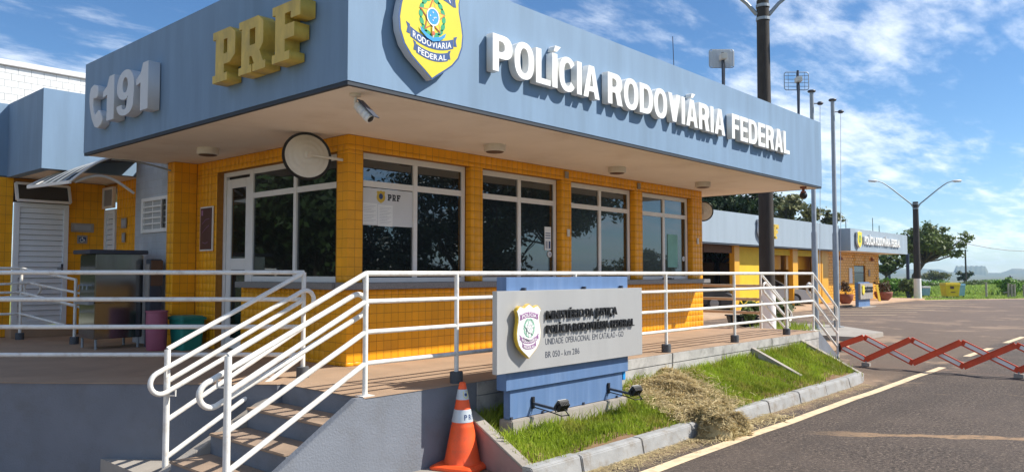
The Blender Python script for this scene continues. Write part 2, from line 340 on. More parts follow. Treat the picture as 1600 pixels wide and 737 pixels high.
def arr_mesh(name, V, F, m, parent=None, smooth=False):
    """V (n,3), F (k,3|4) numpy"""
    me = bpy.data.meshes.new(name); k = F.shape[1]
    me.vertices.add(len(V)); me.vertices.foreach_set('co', np.asarray(V, dtype=np.float32).ravel())
    me.loops.add(F.size); me.loops.foreach_set('vertex_index', F.astype(np.int32).ravel())
    me.polygons.add(len(F)); me.polygons.foreach_set('loop_start', np.arange(0, F.size, k, dtype=np.int32)); me.polygons.foreach_set('loop_total', np.full(len(F), k, dtype=np.int32))
    if smooth: me.polygons.foreach_set('use_smooth', np.ones(len(F), dtype=bool))
    me.update(calc_edges=True); me.materials.append(m); return link(name, me, parent)
# frames for flat work: facing -y (front) and facing -x (side)
def FY(x, y, z): return Matrix(((1, 0, 0, x), (0, 0, -1, y), (0, 1, 0, z), (0, 0, 0, 1)))
def FX(x, y, z): return Matrix(((0, 0, -1, x), (-1, 0, 0, y), (0, 1, 0, z), (0, 0, 0, 1)))
def shape(polys, depth, z0=0., bevel=0., smooth=False, offset=0.):
    cu = bpy.data.curves.new('tmp', 'CURVE'); cu.dimensions = '2D'; cu.fill_mode = 'BOTH'; cu.extrude = depth/2; cu.bevel_depth = bevel; cu.offset = offset
    for p in polys:
        sp = cu.splines.new('POLY'); sp.points.add(len(p)-1); sp.use_cyclic_u = True
        for q, xy in zip(sp.points, p): q.co = (xy[0], xy[1], 0, 1)
    o = bpy.data.objects.new('tmp', cu); COL.objects.link(o)
    me = bpy.data.meshes.new_from_object(o); bpy.data.objects.remove(o); bpy.data.curves.remove(cu)
    me.transform(Matrix.Translation((0, 0, z0+depth/2))); return me
GL = {}
def glyph(ch, depth, bold):
    key = (ch, depth, bold)
    if key not in GL:
        cu = bpy.data.curves.new('tmp', 'FONT'); cu.body = ch; cu.size = 1; cu.extrude = depth/2; cu.offset = bold; cu.resolution_u = 3
        o = bpy.data.objects.new('tmp', cu); COL.objects.link(o); me = bpy.data.meshes.new_from_object(o)
        bpy.data.objects.remove(o); bpy.data.curves.remove(cu)
        xs = [v.co.x for v in me.vertices] or [0, .3]
        me.transform(Matrix.Translation((-min(xs), 0, depth/2))); GL[key] = (me, max(xs)-min(xs))
    return GL[key]
def bold_sans():
    W = .215; T = .165
    def ring(rx0, a0=0, a1=360): return None
    def ell(cx, cy, rx, ry, a0, a1, n=20, e=2.35):
        o = []
        for i in range(n+1):
            t = math.radians(a0+(a1-a0)*i/n); c, s = math.cos(t), math.sin(t)
            o.append((cx+rx*math.copysign(abs(c)**(2/e), c), cy+ry*math.copysign(abs(s)**(2/e), s)))
        return o
    bowl = lambda x0, w, y0, y1: [(x0, y0)]+ell(x0+w-(y1-y0)*.5, (y0+y1)/2, (y1-y0)*.5, (y1-y0)/2, -90, 90, 12)+[(x0, y1)]
    G = {}
    G['P'] = ([[(0, 0), (W, 0), (W, .36)]+bowl(.30, .40, .36, 1)[1:-1]+[(0, 1)], [(W, .54), (W, .83)]+list(reversed(bowl(W, .21, .54, .83)[1:-1]))], .70)
    G['R'] = ([[(0, 0), (W, 0), (W, .38), (.36, .38), (.46, 0), (.72, 0), (.60, .42)]+ell(.40, .70, .30, .30, -40, 90, 10)+[(0, 1)], [(W, .56), (W, .83)]+list(reversed(bowl(W, .21, .56, .83)[1:-1]))], .72)
    G['O'] = ([ell(.37, .5, .37, .52, 0, 354, 40), ell(.37, .5, .16, .35, 0, 354, 40)], .74)
    G['L'] = ([[(0, 0), (.58, 0), (.58, T), (W, T), (W, 1), (0, 1)]], .58)
    G['I'] = ([[(0, 0), (W, 0), (W, 1), (0, 1)]], .215)
    G['Í'] = (G['I'][0]+[[(.06, 1.07), (.20, 1.07), (.36, 1.24), (.13, 1.24)]], .215)
    G['C'] = ([ell(.36, .5, .36, .52, 38, 322, 34)+list(reversed(ell(.36, .5, .15, .35, 30, 330, 34)))], .69)
    G['A'] = ([[(0, 0), (.215, 0), (.262, .20), (.488, .20), (.535, 0), (.75, 0), (.50, 1), (.25, 1)], [(.30, .36), (.375, .78), (.45, .36)]], .75)
    G['Á'] = (G['A'][0]+[[(.30, 1.07), (.44, 1.07), (.60, 1.24), (.37, 1.24)]], .75)
    G['D'] = ([bowl(0, .72, 0, 1)[:1]+ell(.34, .5, .38, .5, -90, 90, 20)+[(0, 1)], [(W, T)]+ell(.34, .5, .165, .335, -90, 90, 16)+[(W, 1-T)]], .72)
    G['V'] = ([[(.255, 0), (.475, 0), (.73, 1), (.51, 1), (.365, .30), (.22, 1), (0, 1)]], .73)
    G['F'] = ([[(0, 0), (W, 0), (W, .40), (.52, .40), (.52, .58), (W, .58), (W, .81), (.58, .81), (.58, 1), (0, 1)]], .58)
    G['E'] = ([[(0, 0), (.60, 0), (.60, T), (W, T), (W, .41), (.56, .41), (.56, .59), (W, .59), (W, 1-T), (.60, 1-T), (.60, 1), (0, 1)]], .60)
    return G
BOLD = bold_sans()
def bold_word(word, x, z, w, h, depth, y, m, parent, gap=.075):
    tot = sum(BOLD[c][1] for c in word)+gap*(len(word)-1); k = w/tot; px = 0
    for c in word:
        polys, a = BOLD[c]; me = shape([[((px+q[0])*k, q[1]*h) for q in pl] for pl in polys], depth); me.transform(FY(x, y, z)); me.materials.append(m); link('letter', me, parent); px += a+gap
def lettering(text, height, width, depth, bold, frame, m, parent, name='letter', gap=.10, space=.30, joined=False, warp=None):
    """letters standing on frame (origin = lower-left), total width given, cap height given; each letter a mesh"""
    sc = height/.73
    pos = []; x = 0
    for ch in text:
        if ch == ' ': x += space; continue
        me, w = glyph(ch, depth/sc, bold); pos.append((ch, me, x)); x += w+gap
    tot = x-gap; sx = width/tot
    out = []; V = []; F = []
    for ch, me, px in pos:
        c = me.copy(); c.transform(Matrix.Diagonal((sx, sc, sc, 1))); c.transform(Matrix.Translation((px*sx, 0, 0)))
        if warp:
            for v in c.vertices: v.co = warp(v.co)
        c.transform(frame)
        if joined:
            o = len(V); V += [v.co[:] for v in c.vertices]; F += [tuple(i+o for i in p.vertices) for p in c.polygons]; bpy.data.meshes.remove(c)
        else:
            c.name = name; c.materials.clear(); c.materials.append(m); out.append(link(name, c, parent))
    if joined:
        me = bpy.data.meshes.new(name); me.from_pydata(V, [], F); me.materials.append(m); return link(name, me, parent)
    return out
def flat(name, polys, depth, frame, m, parent, z0=0., bevel=0.):
    me = shape(polys, depth, z0, bevel); me.transform(frame); me.materials.append(m); return link(name, me, parent)
def arc(cx, cy, rx, ry, a0, a1, n=16):
    return [(cx+rx*math.cos(math.radians(a0+(a1-a0)*i/n)), cy+ry*math.sin(math.radians(a0+(a1-a0)*i/n))) for i in range(n+1)]
def cyl_between(mb, a, b, r, n=8): return mb.tube([a, b], r, n)

# ------------------------------------------------------------------ tiles
UNIT = None
def unit_tile():
    global UNIT
    if UNIT is None:
        e = .022
        v = [(-.5,-.5,0),(.5,-.5,0),(.5,.5,0),(-.5,.5,0),(-.5+e,-.5+e,1),(.5-e,-.5+e,1),(.5-e,.5-e,1),(-.5+e,.5-e,1)]
        f = [(4,5,6,7),(0,1,5,4),(1,2,6,5),(2,3,7,6),(3,0,4,7)]
        UNIT = (v, f)
    return UNIT
class Tiles:
    """collects the tiles of one building; the 300 that show largest become parts, the rest one 'stuff' part"""
    def __init__(s, building, m): s.b = building; s.m = m; s.t = []
    def field(s, wall, O, U, V, rects, ts=.105, tv=None, gap=.0038, thick=.0016, off=(0, 0), brick=False):
        tv = tv or ts; O = Vector(O); U = Vector(U); V = Vector(V); N = U.cross(V)
        for (u0, u1, v0, v1) in rects:
            j0 = math.floor((v0-off[1])/tv); j1 = math.ceil((v1-off[1])/tv)
            for j in range(j0, j1+1):
                sh = (ts/2 if brick and j % 2 else 0)+off[0]
                for i in range(math.floor((u0-sh)/ts), math.ceil((u1-sh)/ts)+1):
                    a0 = max(u0, i*ts+sh)+gap/2; a1 = min(u1, (i+1)*ts+sh)-gap/2; b0 = max(v0, j*tv+off[1])+gap/2; b1 = min(v1, (j+1)*tv+off[1])-gap/2
                    if a1-a0 < .012 or b1-b0 < .012: continue
                    c = O+U*((a0+a1)/2)+V*((b0+b1)/2)
                    s.t.append((wall, c, U, V, N, a1-a0, b1-b0, thick))
    def finish(s, nmax=290):
        F = Vector((.743, .668, 0)); R = Vector((.668, -.743, 0))
        def size(t):
            d = t[1]-CAM; z = d.dot(F)
            if z < 1 or abs(d.dot(R)/z) > .68: return 0
            return t[5]*t[6]*abs(t[4].dot(d.normalized()))/z**2
        s.t.sort(key=size, reverse=True)
        v, f = unit_tile(); me = bpy.data.meshes.new('tile'); me.from_pydata(v, [], f); me.materials.append(s.m)
        for w, c, U, V, N, a, b, th in s.t[:nmax]:
            q = Matrix.Rotation(random.gauss(0, .0035), 3, U) @ Matrix.Rotation(random.gauss(0, .0035), 3, V)
            u2 = q @ U*a; v2 = q @ V*b; n2 = N*(th+random.uniform(0, .0015))
            link('tile', me, w, Matrix(((u2.x, v2.x, n2.x, c.x), (u2.y, v2.y, n2.y, c.y), (u2.z, v2.z, n2.z, c.z), (0, 0, 0, 1))))
        rest = s.t[nmax:]
        if rest:
            uv = np.array(v); ff = np.array(f); VV = []; FF = []
            for k, (w, c, U, V, N, a, b, th) in enumerate(rest):
                q = Matrix.Rotation(random.gauss(0, .0035), 3, U) @ Matrix.Rotation(random.gauss(0, .0035), 3, V)
                A = np.array([q @ U*a, q @ V*b, N*(th+random.uniform(0, .0015))])
                VV.append(uv @ A+np.array(c)); FF.append(ff+8*k)
            o = arr_mesh('tile_facing', np.concatenate(VV), np.concatenate(FF), s.m, s.b); o['kind'] = 'stuff'

# ================================================================== SETTING
GZ = -.70
def terrain():
    rings = [33, 60, 90, 130, 170, 220, 300, 420, 600, 850, 1150, 1500, 1900, 2300, 2700, 3200, 4200]
    nA = 240; V = []; F = []
    def h(r, t):
        if r <= 170: return GZ-.02
        k = min(1, (r-170)/430.); z = GZ-.02-11*k*k*(3-2*k)
        if r > 600: z += (r-600)/2600.*16+((r-600)/2600.)*(7*math.sin(t*23+r*.004)+5*math.sin(t*61+1.3+r*.002)+3*math.sin(t*140+r*.01))
        if r > 3000: z -= (r-3000)*.02
        return z
    for r in rings:
        for k in range(nA):
            t = 2*math.pi*k/nA; V.append((r*math.cos(t), r*math.sin(t), h(r, t)))
    for i in range(len(rings)-1):
        for k in range(nA):
            k2 = (k+1) % nA; F.append((i*nA+k, i*nA+k2, (i+1)*nA+k2, (i+1)*nA+k))
    me = bpy.data.meshes.new('ground'); me.from_pydata(V, [], F); me.materials.append(mat['verge']); me.materials.append(mat['hill'])
    for p in me.polygons: p.material_index = 1 if p.center.xy.length > 300 else 0; p.use_smooth = True
    structure(link('ground', me))
    # flat-topped far ridge
    rng_ = random.Random(3)
    for (a0, a1, r, ht, w) in ((10.3, 12.2, 2400, 21, 220), (2.0, 9.6, 2700, 15, 300), (12.4, 21, 2900, 16, 300), (-6, 2.5, 2600, 12, 300)):
        mb = MB(); n = 40; A = []; 
        for i in range(n+1):
            t = math.radians(a0+(a1-a0)*i/n); e = min(1, min(i, n-i)/3.); hh = ht*(.25+.75*e)+1.0*math.sin(i*1.1)+rng_.uniform(-.4, .4)
            for rr, zz in ((r-w, -14), (r-w*.35, hh*.8), (r, hh), (r+w, -14)): A.append((rr*math.cos(t), rr*math.sin(t), zz))
        F2 = []
        for i in range(n):
            for q in range(3): F2.append((i*4+q, (i+1)*4+q, (i+1)*4+q+1, i*4+q+1))
        mb.add(A, F2); structure(mb.build('hill', mat['hill'], smooth=True))
terrain()
mb = MB(); mb.prism([(-200, -9), (96, -9), (62.3, 9.2), (52.1, 15.0), (2.86, 15.4), (2.86, 1.59), (-200, 1.6)], GZ-.018, GZ); structure(mb.build('asphalt_road', mat['asphalt']))
mb = MB(); mb.prism([(2.85, 1.6), (4.86, 1.6), (4.86, 5.3), (3.95, 6.9), (2.85, 8.5)], GZ-.6, GZ+.004); structure(mb.build('pavement', mat['concrete']))
MB_ = MB().prism([(2.87, -33), (34, -33), (34, 33), (2.87, 33)], GZ-.6, GZ-.022); structure(MB_.build('ground', mat['verge']))
structure(MB().prism([(-34, -33), (2.86, -33), (2.86, 1.58), (-34, 1.59)], GZ-.6, GZ-.022).build('ground', mat['verge']))
structure(MB().prism([(-34, 1.6), (2.84, 1.6), (2.84, 34), (-34, 34)], GZ-.9, GZ-.42).build('lower_yard', mat['asphalt']))
def ribbon(name, pts, w, m, z=GZ+.004):
    mb = MB(); A = []
    for i, (x, y) in enumerate(pts):
        a = pts[max(0, i-1)]; b = pts[min(len(pts)-1, i+1)]; d = Vector((b[0]-a[0], b[1]-a[1])).normalized(); n = Vector((-d.y, d.x))*w/2
        A += [(x+n.x, y+n.y, z), (x-n.x, y-n.y, z)]
    mb.add(A, [(2*i, 2*i+1, 2*i+3, 2*i+2) for i in range(len(pts)-1)]); return structure(mb.build(name, m))
ribbon('painted_edge_line', [(x, 3.66+.008*math.sin(x*1.9)+.004*math.sin(x*4.1)) for x in np.linspace(3.5, 15.9, 50)], .13, mat['line'])
for x0, x1 in ((18.3, 20.7), (22.5, 25.0), (27.2, 29.8), (32, 34.6)): ribbon('painted_dash', [(x0, 3.76), (x1, 3.76)], .14, mat['line'])
for k in range(6): ribbon('parking_line', [(31+3.0*k, 13.2), (34.6+3.0*k, 9.6)], .12, mat['line'])
# sidewalk slab under the flagpoles, forecourt of the far buildings
mb = MB(); mb.prism([(20.25, 6.6), (22.5, 6.6), (24.6, 8.6), (24.6, 10.2), (20.25, 10.2)], GZ-.01, GZ+.13); structure(mb.build('flagpole_island', mat['concrete'], bevel=.015))
mb = MB(); mb.prism([(16.5, 13.7), (55.5, 13.7), (55.5, 26), (16.5, 26)], GZ-.01, GZ+.10); structure(mb.build('forecourt', mat['tan'], bevel=.02))
mb = MB(); mb.prism([(13.9, 6.2), (18.6, 6.2), (18.6, 13.0), (13.9, 13.0)], GZ-.01, GZ+.12); structure(mb.build('rear_walkway', mat['tan'], bevel=.02))

# ---- raised platform
mb = MB(); mb.prism([(3.95, 5.176), (13.9, 5.176), (13.9, 17), (-4.75, 17), (3.9, 6.42), (3.95, 6.42)], GZ-.6, -.005); structure(mb.build('platform', mat['wall_grey']))
mb = MB(); mb.prism([(3.94, 5.17), (13.91, 5.17), (13.91, 17.0), (-4.77, 17.0), (3.89, 6.412), (3.94, 6.412)], -.005, 0); structure(mb.build('platform_floor', mat['floor']))
# stained retaining wall facing right of the sign, in three cast lengths
for x0, x1 in ((5.25, 8.83), (8.85, 11.9), (11.92, 13.9)):
    o = MB().box(x0, x1, 5.160, 5.172, GZ, -.135).build('retaining_wall', mat['wall_dirty'], bevel=.004); structure(o)
    o = MB().box(x0, x1, 5.157, 5.172, -.128, -.006).build('retaining_wall_cap', mat['wall_dirty'], bevel=.005); structure(o)

# ---- left steps
st = thing('entrance_steps', 'concrete steps in the foreground left going up to the platform beside the cone', 'steps', (3.4, 5.8, GZ))
for k in range(3):
    MB().box(3.95-.34*(k+1)-.0, 3.95-.34*k if k == 0 else 3.95-.34*k, 5.25, 6.43, GZ, -.175*(k+1)-.022).build('riser', mat['wall_grey'], st)
    MB().box(3.95-.34*(k+1)-.018, 3.95-.34*k-.002, 5.25, 6.43, -.175*(k+1)-.022, -.175*(k+1)).build('tread', mat['tread'], st, bevel=.006)
def stringer(x0, z0, x1, z1, y0, y1, m, low=GZ, flat_=0.0):
    A = [(x0+flat_, z0), (x0, z0), (x1, z1), (x1, low), (x0+flat_, low)]
    return MB().loft([(x, y0, z) for x, z in A], [(x, y1, z) for x, z in A])
stringer(3.87, .0, 2.78, -.69, 5.17, 5.25, mat['wall_grey'], flat_=.086).build('side_wall', mat['wall_grey'], st, bevel=.006)
stringer(4.05, -.02, 2.86, -.64, 6.43, 6.56, mat['concrete']).build('kerb_wall', mat['concrete'], st, bevel=.008)
# ---- right steps
st = thing('end_steps', 'concrete steps at the far end of the platform going down to the barrier', 'steps', (14.5, 5.7, GZ))
for k in range(3):
    MB().box(13.9, 13.9+.36*(k+1), 5.25, 6.2, -.175*(k+2)+.0, -.175*(k+1)-.022+.0).build('riser', mat['wall_grey'], st)
    MB().box(13.91+.36*k, 13.9+.36*(k+1)+.015, 5.25, 6.2, -.175*(k+1)-.022, -.175*(k+1)).build('tread', mat['tread'], st, bevel=.006)
stringer(13.95, -.005, 15.12, -.66, 5.165, 5.25, None, flat_=-.05).build('side_wall', mat['wall_grey'], st, bevel=.006)

# ---- lawn bed
def ztop(x): return float(np.interp(x, [4.8, 7.4, 8.2, 9, 11.1, 13.1], [-.37, -.335, -.31, -.305, -.245, -.235]))
def lawn_z(x, y):
    t = (5.17-y)/1.05; t = min(1, max(0, t)); zt = ztop(x); return zt+(-.60-zt)*(t**1.08)+.012*math.sin(x*5.3+y*3)+.01*math.sin(x*11+y*9)
def lawn_l(y): return 5.17-.33*(5.17-y)/1.04
def lawn_r(y): return 13.07-.12*(5.17-y)/1.04
nx, ny = 90, 14; V = []; F = []
for j in range(ny+1):
    y = 5.172-j*(1.06/ny)
    for i in range(nx+1):
        x = lawn_l(y)+(lawn_r(y)-lawn_l(y))*i/nx; V.append((x, y, lawn_z(x, y)))
for j in range(ny):
    for i in range(nx): a = j*(nx+1)+i; F.append((a, a+nx+1, a+nx+2, a+1))
structure(arr_mesh('lawn_soil', np.array(V), np.array(F), mat['soil'], smooth=True))
def blades(name, pts, hmin, hmax, w, m, parent=None, lean=.5):
    n = len(pts); P = np.array(pts); ang = rng.uniform(0, 2*np.pi, n); h = rng.uniform(hmin, hmax, n); ln = rng.uniform(0, lean, n)*h; la = rng.uniform(0, 2*np.pi, n)
    dx = np.cos(ang)*w/2; dy = np.sin(ang)*w/2; z0 = np.zeros(n)
    A = P+np.stack([-dx, -dy, z0], 1); B = P+np.stack([dx, dy, z0], 1)
    mid = P+np.stack([np.cos(la)*ln*.35, np.sin(la)*ln*.35, h*.6], 1)
    C = mid+np.stack([dx*.8, dy*.8, z0], 1); D = mid-np.stack([dx*.8, dy*.8, z0], 1); T = P+np.stack([np.cos(la)*ln, np.sin(la)*ln, h], 1)
    V = np.stack([A, B, C, D, T], 1).reshape(-1, 3); b = np.arange(n)[:, None]*5
    F = np.concatenate([b+np.array([[0, 1, 2]]), b+np.array([[0, 2, 3]]), b+np.array([[3, 2, 4]])])
    o = arr_mesh(name, V, F, m, parent); o['kind'] = 'stuff'; return o
pts = []
while len(pts) < 52000:
    y = random.uniform(4.12, 5.165); x = random.uniform(4.8, 13.1)
    if not lawn_l(y) < x < lawn_r(y): continue
    if x > 7.5 and random.random() > 12./(x+3.): continue
    if 5.1 < x < 7.25 and 4.70 < y < 4.93: continue
    b = math.sin(x*2.1+1)*math.sin(y*5+x)+.5*math.sin(x*7.7)*math.sin(y*8.1)
    if y < 4.36 and random.random() < (.55 if y > 4.25 else .85)+.3*b: continue
    if b < -.45 and random.random() < .55: continue
    pts.append((x, y, lawn_z(x, y)-.006))
o = blades('lawn_grass', pts, .035, .085, .0095, mat['grass'], lean=.7)
tall = [(x, y, z) for (x, y, z) in pts if (x < 5.9 and y > 4.5 and random.random() < .35) or (y > 5.05 and random.random() < .35) or (5.1 < x < 7.3 and y < 4.70 and y > 4.58 and random.random() < .2) or (12.2 < x and random.random() < .1)]
blades('long_grass', tall, .08, .17, .010, mat['grass'], lean=.9)

def slab_wall(name, label, x0, y0, z0, x1, y1, z1, w, low, m, cat='divider', cap=.0):
    t = thing(name, label, cat, ((x0+x1)/2, (y0+y1)/2, GZ)); d = Vector((x1-x0, y1-y0)).normalized(); n = Vector((-d.y, d.x))*w/2
    def ring(s): return [(x0+n.x*s, y0+n.y*s, z0), (x1+n.x*s, y1+n.y*s, z1), (x1+n.x*s, y1+n.y*s, low), (x0+n.x*s, y0+n.y*s, low)]
    MB().loft(ring(-1), ring(1)).build('body', m, t, bevel=.004)
    k = 1.12
    def r2(s): return [(x0+n.x*s*k, y0+n.y*s*k, z0+.022), (x1+n.x*s*k, y1+n.y*s*k, z1+.022), (x1+n.x*s*k, y1+n.y*s*k, z1+.001), (x0+n.x*s*k, y0+n.y*s*k, z0+.001)]
    MB().loft(r2(-1), r2(1)).build('coping', mat['concrete'], t, bevel=.004); return t
slab_wall('wing_wall', 'sloping wing wall, shade and cone bounce in its colour, with pale coping beside the orange cone', 5.14, 5.155, -.275, 4.83, 4.10, -.60, .10, GZ, mat['wing'])
slab_wall('lawn_divider', 'thin concrete divider sloping down the middle of the lawn', 11.2, 5.155, -.12, 11.2, 4.42, -.47, .08, GZ, mat['wall_dirty'])
slab_wall('lawn_divider', 'long concrete divider closing the far end of the lawn at the end steps', 13.11, 5.155, -.125, 12.98, 4.13, -.60, .08, GZ, mat['wall_dirty'])

# ---- kerb stones
kb = thing('kerb', 'pale whitewashed kerb stones edging the lawn along the road', 'kerb', (8.9, 4.1, GZ))
xs = [4.78, 5.43]+[5.43+.96*k for k in range(1, 8)]+[12.9]
for a, b in zip(xs[:-1], xs[1:]):
    a += .006; b -= .006; dz = random.uniform(-.006, .006); dy = random.uniform(-.006, .006)
    prof = [(4.045+dy, GZ-.02), (4.075+dy, -.565+dz), (4.095+dy, -.55+dz), (4.19+dy, -.55+dz), (4.19+dy, GZ-.02)]
    if b > 12.8: prof2 = [(y+.05, z-.0) for y, z in prof]
    else: prof2 = prof
    MB().loft([(a, y, z) for y, z in prof], [(b, y, z) for y, z in prof2]).build('kerb_stone', mat['kerb'], kb, bevel=.008)

# ---- heap of cut grass
def heap_c(t):  # spine from the wall to the gutter
    return 8.62-.95*t, 5.08-1.15*t
def heap_h(x, y):
    best = 0
    for i in range(13):
        t = i/12.; cx, cy = heap_c(t); w = .30+.13*math.sin(t*3.1); dx = (x-cx)/w; dy = (y-cy)/.24; q = dx*dx+dy*dy
        q *= 1+.45*math.sin(x*9+y*4)*math.sin(y*11-x*5)+.25*math.sin(x*23+y*17)
        if q < 1: best = max(best, (1-q)**.75*(1+.35*math.sin(x*14+1)*math.sin(y*16))*(.085+.035*math.sin(t*7+1)+.02*(t > .6)))
    return best
def base_z(x, y): return lawn_z(x, y) if y > 4.16 else (-.55 if y > 4.06 else GZ)
V = []; F = []; n1, n2 = 60, 60
for j in range(n2+1):
    for i in range(n1+1):
        x = 7.1+2.1*i/n1; y = 3.62+1.55*j/n2; hh = heap_h(x, y); z = base_z(x, y)
        if y < 4.2: z = z*(1-min(1, hh*9))+(-.60)*min(1, hh*9) if y < 4.06 else z
        V.append((x, y, z+hh*(.9+.25*math.sin(x*17)*math.sin(y*19))-.025))
for j in range(n2):
    for i in range(n1): a = j*(n1+1)+i; F.append((a, a+1, a+n1+2, a+n1+1))
heap = thing('hay_heap', 'heap of dry cut grass spilling from the lawn over the kerb', 'hay heap', (8.1, 4.4, -.6))
arr_mesh('heap_core', np.array(V), np.array(F), mat['hay'], heap, smooth=True)
P = []; D = []
VV = np.array(V)
while len(P) < 34000:
    i = random.randrange(n1); j = random.randrange(n2); v = VV[j*(n1+1)+i]; x = v[0]+random.uniform(0, .035); y = v[1]+random.uniform(0, .026); hh = heap_h(x, y)
    if hh < .004 and random.random() > .035: continue
    if hh < .05 and random.random() > .5: continue
    if hh < .004 and not (3.7 < y < 4.04 or (y > 4.2 and 7.4 < x < 9.0)): continue
    P.append((x, y, v[2]+random.uniform(0, .035)+.02))
while len(P) < 39500:
    x = random.gauss(8.05, .55); y = random.uniform(4.15, 5.12)
    if heap_h(x, y) > .01 or not 7.3 < x < 9.4 or random.random() > math.exp(-((x-heap_c((5.08-y)/1.15)[0])/.6)**2): continue
    P.append((x, y, lawn_z(x, y)+random.uniform(.01, .07)))
P = np.array(P); n = len(P); a = rng.uniform(0, 2*np.pi, n); l = rng.uniform(.02, .075, n); u = rng.normal(0, .35, n)
d = np.stack([np.cos(a)*l, np.sin(a)*l, u*l], 1); wv = np.stack([-np.sin(a), np.cos(a), rng.normal(0, .6, n)], 1)*.0028
bend = np.stack([rng.normal(0, .006, n), rng.normal(0, .006, n), np.abs(rng.normal(0, .009, n))], 1)
V = np.stack([P-d-wv, P-d+wv, P+bend+wv, P+bend-wv, P+d+wv, P+d-wv], 1).reshape(-1, 3); b = np.arange(n)[:, None]*6
F = np.concatenate([b+np.array([[0, 1, 2, 3]]), b+np.array([[3, 2, 4, 5]])]); o = arr_mesh('straw', V, F, mat['hay'], heap); o['kind'] = 'stuff'
# straw litter in the gutter
P = []
while len(P) < 4500:
    x = random.uniform(5.0, 12.6); y = 4.045-abs(random.gauss(0, .13))
    if y < 3.55 or (random.random() > (1.0 if x < 9.2 else .35)): continue
    P.append((x, y, GZ+.004+random.uniform(0, .012)))
P = np.array(P); n = len(P); a = rng.uniform(0, 2*np.pi, n); l = rng.uniform(.01, .045, n); d = np.stack([np.cos(a)*l, np.sin(a)*l, rng.uniform(-.1, .2, n)*l], 1); wv = np.stack([-np.sin(a), np.cos(a), np.zeros(n)], 1)*.0022
V = np.stack([P-d-wv, P-d+wv, P+d+wv, P+d-wv], 1).reshape(-1, 3); F = np.arange(n)[:, None]*4+np.array([[0, 1, 2, 3]])
o = arr_mesh('straw_litter', V, F, mat['hay']); o['kind'] = 'stuff'

# ================================================================== POLICE POST
post = thing('police_post', 'orange tiled police post with blue fascia and white lettering in the foreground', 'building', (5.1, 7.0, 0))
H = 2.563
tl = Tiles(post, mat['tile'])
# front wall
fw = MB()
cols = [(5.113, 5.32), (7.03, 7.254), (8.92, 9.154), (10.88, 11.115), (12.80, 13.18)]
wins = [(5.32, 7.03), (7.254, 8.92), (9.154, 10.88), (11.115, 12.80)]
fw.box(5.113, 13.18, 7.034, 7.25, 2.40, H); fw.box(5.113, 13.18, 7.034, 7.25, 0, .84)
for a, b in cols: fw.box(a, b, 7.034, 7.25, .92, 2.40)
fw.box(12.9, 13.18, 7.25, 12, 0, H)
fwall = fw.build('wall', mat['grout'], post)
O = (5.106, 7.034, H); U = (1, 0, 0); Z = (0, 0, 1)
R = [(0, 8.081, -.163, 0), (0, 8.081, -H, -(H-.84))]+[((0 if i == 0 else a-5.106), (8.081 if i == 4 else b-5.106), -(H-.92), -.163) for i, (a, b) in enumerate(cols)]
tl.field(fwall, O, U, Z, R)
for a, b in wins: tl.field(fwall, (b, 7.127, H), (0, -1, 0), Z, [(0, .098, -(H-.92), -.163)])
# side wall
sw = MB(); sw.box(5.113, 5.32, 7.25, 10.6, 2.39, H); sw.box(5.113, 5.32, 10.0, 10.6, 0, 2.39); sw.box(5.113, 5.32, 7.25, 9.31, 0, .84)
swall = sw.build('wall', mat['grout'], post)
o0 = (10.58-7.027) % .105
tl.field(swall, (5.113, 10.58, H), (0, -1, 0), Z, [(0, 3.553, -.173, 0), (0, .58, -H, -.173), (3.33, 3.553, -(H-.92), -.173), (1.27, 3.553, -H, -(H-.84))], off=(o0, 0))
tl.field(swall, (5.113, 10.007, H), (1, 0, 0), Z, [(0, .095, -H, -.173)])
# return of the side wall and the white tiled flank
rw = MB().box(4.79, 5.3, 10.587, 10.8, 0, H+.4).build('wall', mat['grout'], post)
tl.field(rw, (4.784, 10.587, H), (1, 0, 0), Z, [(0, .325, -H, 0)], ts=.108, tv=.14)
tl.field(rw, (4.791, 10.8, H), (0, -1, 0), Z, [(0, .21, -H, 0)], ts=.11, tv=.14)
tl.finish()
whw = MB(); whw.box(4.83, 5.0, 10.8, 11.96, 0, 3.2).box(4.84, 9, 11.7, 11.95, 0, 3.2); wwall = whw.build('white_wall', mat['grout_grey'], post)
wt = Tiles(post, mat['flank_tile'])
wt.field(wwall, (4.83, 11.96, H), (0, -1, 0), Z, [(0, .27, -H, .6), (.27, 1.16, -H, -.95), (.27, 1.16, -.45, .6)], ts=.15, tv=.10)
for t_ in (wt,):
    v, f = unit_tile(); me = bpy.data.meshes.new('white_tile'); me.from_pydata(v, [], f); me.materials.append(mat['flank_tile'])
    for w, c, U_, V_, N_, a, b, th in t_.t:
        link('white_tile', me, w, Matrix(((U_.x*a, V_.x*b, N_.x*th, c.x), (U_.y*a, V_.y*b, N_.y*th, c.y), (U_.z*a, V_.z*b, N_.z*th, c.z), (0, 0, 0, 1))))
# sills
MB().box(5.02, 13.29, 6.93, 7.13, .842, .918).build('sill', mat['granite'], post, bevel=.006)
MB().box(4.99, 5.2, 7.135, 9.26, .842, .918).build('sill', mat['granite'], post, bevel=.006)
